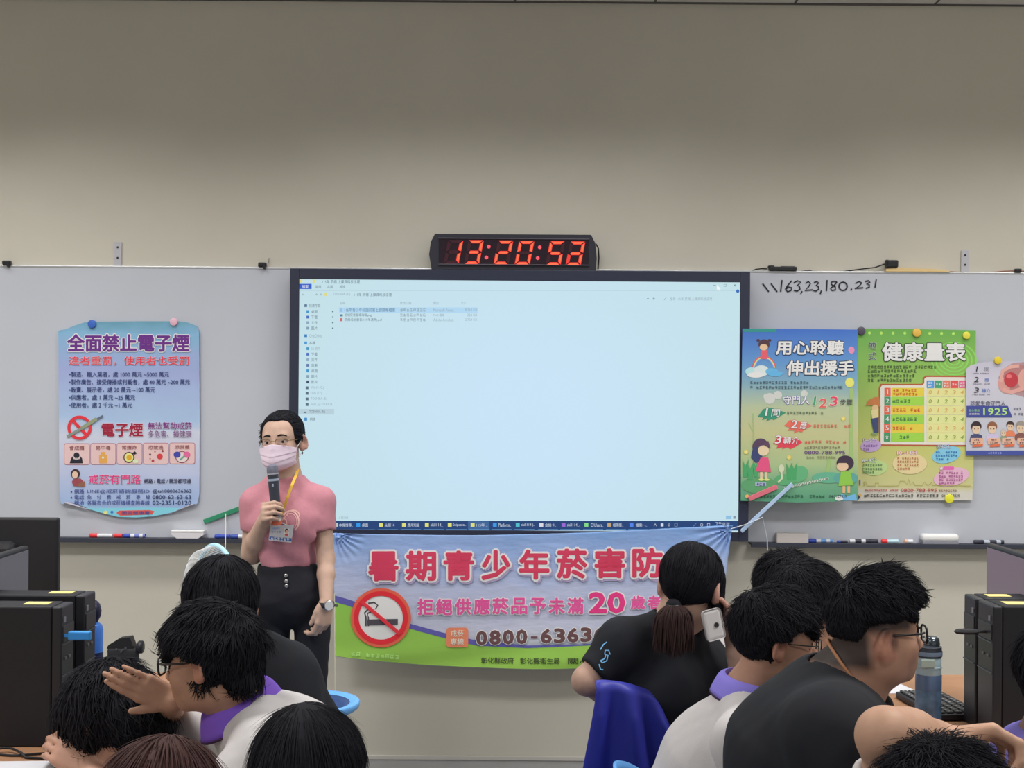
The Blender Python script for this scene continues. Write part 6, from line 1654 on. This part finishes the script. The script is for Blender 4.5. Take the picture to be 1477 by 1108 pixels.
# ---- 7 girl with a ponytail ---------------------------------------------------------------------------
p = Person('girl with a ponytail in black T-shirt leaning an arm on a blue chair', (A(955, 1000, 3.55)[0], 3.55, 0), 20, np.array((.52, .33, .25)))
R = headR(30, 4, 3); p.head(A(997, 846, 3.50), R, .95); p.neck(A(976, 896, 3.53), .043)
P7 = np.array((A(958, 1000, 3.62)[0], 3.62, .585)); SL7, SR7 = A(897, 928, 3.50), A(1008, 948, 3.62)
p.torso(P7, A(962, 990, 3.56), SL7, SR7, m=(.150, .105), c=(.145, .105), sh=.054)
E7 = A(846, 982, 3.46); W7 = A(905, 1012, 3.60); p.arm(SL7, E7, W7, .80, rs=(.056, .052), ra=(.042, .037, .036, .025))
Wr = A(1060, 940, 3.47); p.arm(SR7, A(1082, 1012, 3.52), Wr, .6, rs=(.056, .054), ra=(.042, .036, .036, .025))
hand(p.S, Wr, (-.15, .25, .95), (-.8, -.2, 0), 1, curl=((.2, .4, .3), (.2, .4, .3), (.25, .4, .3), (.3, .4, .3)), s=.92)
p.finish(M_shirtk, .005, .007, wr=.005, wf=14, neckhole=.058)
hair(p.root, p.C, R, .95, dict(t=.011, carve=[((0, .122, -.022), (.075, .066, .088), .012), ((0, .045, -.11), (.12, .085, .060), .012), ((0, -.02, -.175), (.14, .16, .092), .012)], crown=(0, .02, .13), flow=(0, -.55, -.2), length=.06, lift=.0, R=.09, jit=.05, w=.0028, rough=.0012, curl=.03, extra=[((.072, .03, -.04), (.014, .028, .075))]), M_hair, n=1200, seed=11)
S = SDF(); tie = p.C + R @ np.array((-.004, -.108, -.045)) * .95
S.ell(tie, (.020, .020, .016), None, .01)
rg = np.random.default_rng(5); nn = 900
th = rg.uniform(0, 2 * pi, nn); rr_ = np.sqrt(rg.uniform(0, 1, nn)); ox = rr_ * np.cos(th); oy = rr_ * np.sin(th)
tt = np.linspace(0, 1, 9)[None, :]; ln = (.105 + .030 * rg.uniform(-1, 1, nn))[:, None] * (1 - .12 * np.abs(ox))[:, None]
wdt = .012 + .040 * np.sin(np.minimum(1, tt * 1.5) * pi / 2) - .006 * tt
px_ = tie[0] - .004 * tt + ox[:, None] * wdt + .006 * tt ** 2 * rg.normal(size=nn)[:, None]; py_ = tie[1] - .036 * np.sin(np.minimum(1, tt * 2.2) * pi / 2) + oy[:, None] * wdt * .55; pz_ = tie[2] + .012 * np.sin(tt * pi) - ln * tt ** 1.15 
strand_mesh('ponytail', np.stack([px_, py_, pz_], 2), .0022, p.root, M_hairt)
v, f = S.mesh(.004); mk_mesh('hair_knot', v, f, p.root, M_hair)
MB().lathe([(.017, -.006), (.021, 0), (.017, .006)], Vector(tie), 16).build('hair_tie', p.root, M_black, sm=60, world=True)
g = Draped(p.shirt, 3.42, .002, mk=lambda c: mat('sleeve_print', rgb(96, 150, 190, 1.7), .6))
LB = (96, 150, 190)
for pts in ([(866, 953), (872, 950), (874, 944), (877, 945), (875, 953), (869, 956), (866, 953)], [(866, 937), (870, 930), (875, 926)], [(880, 944), (878, 938), (873, 938), (872, 944)], [(864, 958), (866, 965), (870, 966)]): g.line(pts, 1.6, LB, 1)
g.build('sleeve_print', p.root)
# the phone in her hand
ph = empty('phone', A(1029, 901, 3.405)); tag(ph, 'white phone with a dark lens held by the girl with the ponytail', 'phone')
hp = Matrix.Rotation(radians(-12), 3, 'Y') @ Matrix.Rotation(radians(18), 3, 'Z')
MB().box((0, 0, 0), (.054, .008, .080), .009, seg=3, rot=hp).build('phone_case', ph, mat('phone_white', (.62, .60, .60), .4))
cl = MB(); cl.lathe([(.0065, 0), (.0065, .002), (.001, .002)], hp @ V(.006, -.0045, -.002), 14, hp @ Matrix.Rotation(radians(90), 3, 'X')); cl.build('camera_lens', ph, M_black)
# her chair
def shell_chair(name, label, cat, bl, br, Ybl, Ybr, top_l, top_r, col, sx, sy, yaw, flutes=True, w_top=None):
    pass
ch = empty('chair', (A(920, 1000, 3.52)[0], 3.52, 0)); tag(ch, 'deep blue moulded plastic chair behind the girl with the ponytail', 'chair')
M_chb = mat('chair_blue', rgb(46, 50, 142, 1.45), .45, spec=.4)
def chb(u, v):
    # back shell: narrow rounded top, wide bottom, vertical flutes
    xl = A(862, 986, 3.33) * (1 - v) + np.array(A(836, 1125, 3.40)) * v; xr = A(958, 1012, 3.43) * (1 - v) + np.array(A(1012, 1125, 3.50)) * v
    q = xl + (xr - xl) * u
    q[2] += (.020 * sin(pi * u) ** .6 + (-.040 * max(0, (u - .72) / .28) ** 2)) * (1 - v)
    bow = .05 * sin(pi * u) * (.6 + .4 * v); n_ = n3(np.array((.28, -1, 0))); q = q - n_ * bow * -.6
    q = q + n_ * (.017 * sin(u * 2 * pi * 2.7 + .6) * min(1, v * 3))
    if v < .06: q = q - n_ * .018 * (1 - v / .06)
    return Vector(q)
MB().grid(chb, 60, 40).build('backrest', ch, M_chb, sm=60, world=True, solid=.006)
c0 = A(920, 1000, 3.52)
MB().box((c0[0] + .04, 3.63, .43), (.42, .40, .035), .016).build('seat', ch, M_chb, world=True)
for ax_ in (-.13, .21):
    for ay in (3.47, 3.80): MB().tube([V(c0[0] + ax_, ay, .42), V(c0[0] + ax_ * 1.15, ay, .005)], .013, 8).build('leg', ch, M_grey, world=True)
for u in (.2, .8): 
    a = chb(u, .95); MB().tube([a + V(0, .01, .0), a + V(0, .06, -.10), V(a.x, 3.50, .44)], .014, 8).build('back_support', ch, M_grey, world=True)
lower_body(p.root, P7, n3(p.f + p.r * .3), p.r, M_jeans)

# ---- 8 boy with glasses and lavender collar ---------------------------------------------------------------
p = Person('boy in white polo with lavender collar and thin glasses, turned to the right', (A(985, 1000, 3.10)[0], 3.10, 0), 72, np.array((.44, .245, .17)))
R = headR(88, 5, 0); p.head(A(1119, 924, 2.97), R, .90); p.neck(A(1084, 1002, 3.0), .056)
P8 = np.array((A(985, 1000, 3.10)[0], 3.10, .585)); SR8, SL8 = A(1078, 1075, 2.82), A(1092, 1030, 3.18)
p.torso(P8, A(1040, 1092, 3.04), SL8, SR8, m=(.150, .115), c=(.160, .118), sh=.058)
p.arm(SR8, A(1120, 1210, 2.74), A(1220, 1230, 2.84), .7, rs=(.07, .07)); p.arm(SL8, A(1140, 1160, 3.25), A(1220, 1160, 3.2), .7)
p.finish(M_shirtw, .0045, .007, wr=.005, wf=15, neckhole=.066)
eyes_brows(p.root, p.C, R, .90)
hair(p.root, p.C, R, .90, dict(short_style(t=.020, lift=.12), carve=temples(.0, .046) + [((0, .125, -.020), (.085, .062, .082), .012), ((0, .078, -.075), (.12, .095, .072), .010), ((.094, .008, -.028), (.036, .050, .042), .010), ((-.094, .008, -.028), (.036, .050, .042), .010), ((0, -.02, -.165), (.14, .16, .092), .012)], caps=[((0, .02, .085), (0, .062, .062), .045, .03)]), M_hair, n=1700, seed=13)
glasses(p.root, p.C, R, .90, rr=.0016)
collar(p.root, p.N + np.array((0, 0, .006)), n3(p.C - p.N) * .5 + np.array((0, 0, .75)), p.f, M_lav, r=.064, drop=.048, h=.034, trim=M_purpd, flare=.022)
lower_body(p.root, P8, p.f, p.r, M_jeans)
ch = empty('chair', (P8[0], P8[1], 0)); tag(ch, 'pale blue plastic chair under the boy with the lavender collar', 'chair')
M_chl = mat('chair_pale', rgb(86, 140, 196, 1.5), .4)
def cb2(u, v):
    a = radians(-60 + 120 * u); z = .712 - .24 * v - .05 * abs(u - .5) ** 2 * 4; return Vector((P8[0] - .02 - .14 * cos(a), P8[1] - .02 + .20 * sin(a), z))
MB().grid(cb2, 24, 14).build('backrest', ch, M_chl, sm=60, world=True, solid=.008)
MB().box((P8[0], P8[1], .445), (.40, .40, .03), .014).build('seat', ch, M_chl, world=True)
for a in (-.17, .17):
    for b_ in (-.17, .17): MB().tube([V(P8[0] + a, P8[1] + b_, .44), V(P8[0] + a * 1.1, P8[1] + b_ * 1.1, .004)], .013, 8).build('leg', ch, M_grey, world=True)
for b_ in (-.12, .12): MB().tube([V(P8[0] - .18, P8[1] + b_, .45), V(P8[0] - .225, P8[1] + b_ * .9, .60)], .012, 8).build('back_support', ch, M_grey, world=True)

# ---- 9 smiling boy in black ----------------------------------------------------------------------------------
p = Person('smiling boy in black T-shirt and glasses with short faded sides, in profile facing right', (A(1160, 1000, 2.62)[0], 2.62, 0), 80, np.array((.44, .25, .17)))
R = headR(84, -3, 0); p.head(A(1262, 913, 2.60), R, .86, fat=.009); p.neck(A(1217, 988, 2.62), .078, .03)
P9 = np.array((A(1150, 1000, 2.64)[0], 2.64, .615)); SR9, SL9 = A(1205, 1062, 2.43), A(1190, 1030, 2.84)
p.torso(P9, A(1172, 1090, 2.63), SL9, SR9, m=(.185, .15), c=(.200, .155), sh=.084, k=.08)
p.arm(SR9, A(1250, 1190, 2.36), A(1330, 1190, 2.50), .8, rs=(.085, .082)); p.arm(SL9, A(1260, 1130, 2.95), A(1350, 1120, 2.9), .7, rs=(.08, .076))
def fade(q):
    a = np.clip((q[:, 2] - .0) / .022, 0, 1) * np.clip((.075 - q[:, 1]) / .02, 0, 1) * np.clip((np.abs(q[:, 0]) - .03) / .02 + (q[:, 1] < -.02) * 2, 0, 1)
    bk = np.clip((-.030 - q[:, 1]) / .02, 0, 1) * np.clip((q[:, 2] + .085) / .03, 0, 1)
    sb = np.clip((q[:, 1] - .0) / .01, 0, 1) * np.clip((.030 - q[:, 1]) / .01, 0, 1) * np.clip((q[:, 2] + .035) / .02, 0, 1) * (np.abs(q[:, 0]) > .05) * .6
    jaw = .12 * np.clip((-.045 - q[:, 2]) / .02, 0, 1) * (q[:, 1] > .05)
    return np.clip(np.maximum.reduce([a * .92, bk * .93, sb, jaw]), 0, 1)
p.finish(M_shirtk, .0040, .008, wr=.004, wf=12, neckhole=.082, stubble=fade)
eyes_brows(p.root, p.C, R, .86)
hair(p.root, p.C, R, .86, dict(short_style(t=.012, lift=.14, extra=[((0, .010, .078), (.073, .088, .074))], length=lambda P: .006 + .052 * np.clip((P[:, 2] - .02) / .10, 0, 1)), carve=temples(.0, .048) + [((0, .135, -.004), (.085, .062, .070), .012), ((0, .098, -.05), (.12, .095, .085), .010), ((.100, .00, -.008), (.042, .12, .056), .010), ((-.100, .00, -.008), (.042, .12, .056), .010), ((0, -.04, -.135), (.15, .17, .140), .014)], caps=[((0, .03, .105), (0, .084, .078), .045, .034)]), M_hair, n=1900, seed=14)
glasses(p.root, p.C, R, .86, rr=.0026, w=.0235, h=.0195)
nk = MB(); top = p.C + R @ (np.array((0, -.022, -.055)) * .86); ax_ = n3(top - p.N); e1 = n3(np.cross(ax_, (0, 0, 1))); e2 = np.cross(ax_, e1)
pts = []
fw = p.f - ax_ * (p.f @ ax_); fw = n3(fw); rt_ = np.cross(fw, ax_)
for k in range(40):
    a = 2 * pi * k / 40; d_ = fw * cos(a) + rt_ * sin(a); q = p.N + ax_ * (.030 - .028 * cos(a)) + d_ * (.0795 + .012 * max(0, cos(a))); pts.append(Vector(q))
nk.tube(pts, .0030, 6, close=True); nk.build('neck_cord', p.root, mat('cord_brown', rgb(150, 104, 74, 1.4), .7), sm=60, world=True)
lower_body(p.root, P9, p.f, p.r, M_jeans); seatof(P9[0], P9[1], 'blue stool under the smiling boy in black')

# ---- 10, 11 two heads behind ------------------------------------------------------------------------------------
bp_ = lambda *a, **k: back_person(*a, **k)
bp_('person with spiky black hair, left of two overlapping heads in the farther row', 1134, 793, 3.78, 15, M_shirtw, short_style(t=.018), M_hair, s=.96, seed=15, seatlab='blue stool under the spiky-haired person in the farther row', sw=.20, sd=.03)
bp_('dark-haired person between the spiky head behind and the smiling boy in front', 1166, 808, 3.44, 58, M_shirtw, short_style(t=.019, lift=.08), M_hair, s=.96, seed=16, seatlab='blue stool under the person between the spiky head and the smiling boy', sw=.12)

# ---- 12 boy with arm folded over his head ---------------------------------------------------------------------------
p = Person('person in white shirt with a bare bent arm laid across their spiky black hair', (A(1340, 1100, 2.16)[0], 2.16, 0), 62, np.array((.54, .32, .22)))
R = headR(66, 18, 0); p.head(A(1362, 1190, 2.12), R, 1.0); p.neck(A(1335, 1268, 2.14), .056)
P12 = np.array((A(1280, 1100, 2.20)[0], 2.20, .57)); SL12, SR12 = A(1292, 1190, 2.27), A(1350, 1290, 1.98)
p.torso(P12, A(1310, 1340, 2.16), SL12, SR12, sh=.06)
E12 = A(1277, 1062, 2.20); W12 = A(1352, 1068, 2.34)
p.arm(SL12, E12, W12, .66, rs=(.062, .060), ra=(.044, .043, .046, .036)); p.arm(SR12, A(1400, 1420, 1.98), A(1480, 1350, 2.06), .6)
p.S.cap(E12, E12 * .5 + W12 * .5, .045, .046, .02)
hand(p.S, W12, (.95, -.10, .22), (.22, -.30, -.90), -1, curl=((.7, 1.1, .7), (.75, 1.1, .7), (.8, 1.1, .7), (.85, 1.1, .7)), s=1.12, thumb=(.5, .5, .7))
p.finish(M_shirtw, .005, .008)
hair(p.root, p.C, R, 1.0, short_style(t=.022, lift=.38, jit=.40, w=.0020, length=lambda P: .030 + .022 * np.clip(P[:, 2] / .1, 0, 1)), M_hair, n=2600, seed=17)
glasses(p.root, p.C, R, 1.0)
lower_body(p.root, P12, p.f, p.r, M_jeans); seatof(P12[0], P12[1], 'blue stool under the person with an arm over their hair')

# ---- 13 pupil cut by the right edge --------------------------------------------------------------------------------------
p = Person('person with black hair and lavender collar cut off by the right picture edge', (A(1530, 1100, 2.52)[0], 2.52, 0), 60, np.array((.46, .27, .19)))
R = headR(62, 8, 0); p.head(A(1543, 988, 2.50), R, .95); p.neck(A(1522, 1072, 2.52), .058)
P13 = np.array((A(1480, 1100, 2.62)[0], 2.62, .585)); SR13, SL13 = A(1560, 1150, 2.36), A(1470, 1125, 2.68)
p.torso(P13, A(1500, 1170, 2.56), SL13, SR13, sh=.062); p.arm(SR13, A(1600, 1300, 2.36), A(1640, 1280, 2.5), .7); p.arm(SL13, A(1500, 1260, 2.75), A(1600, 1240, 2.8), .7)
p.finish(M_shirtw, .006, .009)
hair(p.root, p.C, R, .95, short_style(t=.019, lift=.1), M_hair, n=1500, seed=18)
collar(p.root, p.N - np.array((0, 0, .012)), n3(p.C - p.N) * .5 + np.array((0, 0, .75)), p.f, M_lav, r=.066, drop=.064, h=.036, trim=M_purpd, flare=.046)
lower_body(p.root, P13, p.f, p.r, M_jeans); seatof(P13[0], P13[1], 'blue stool under the person at the right picture edge')
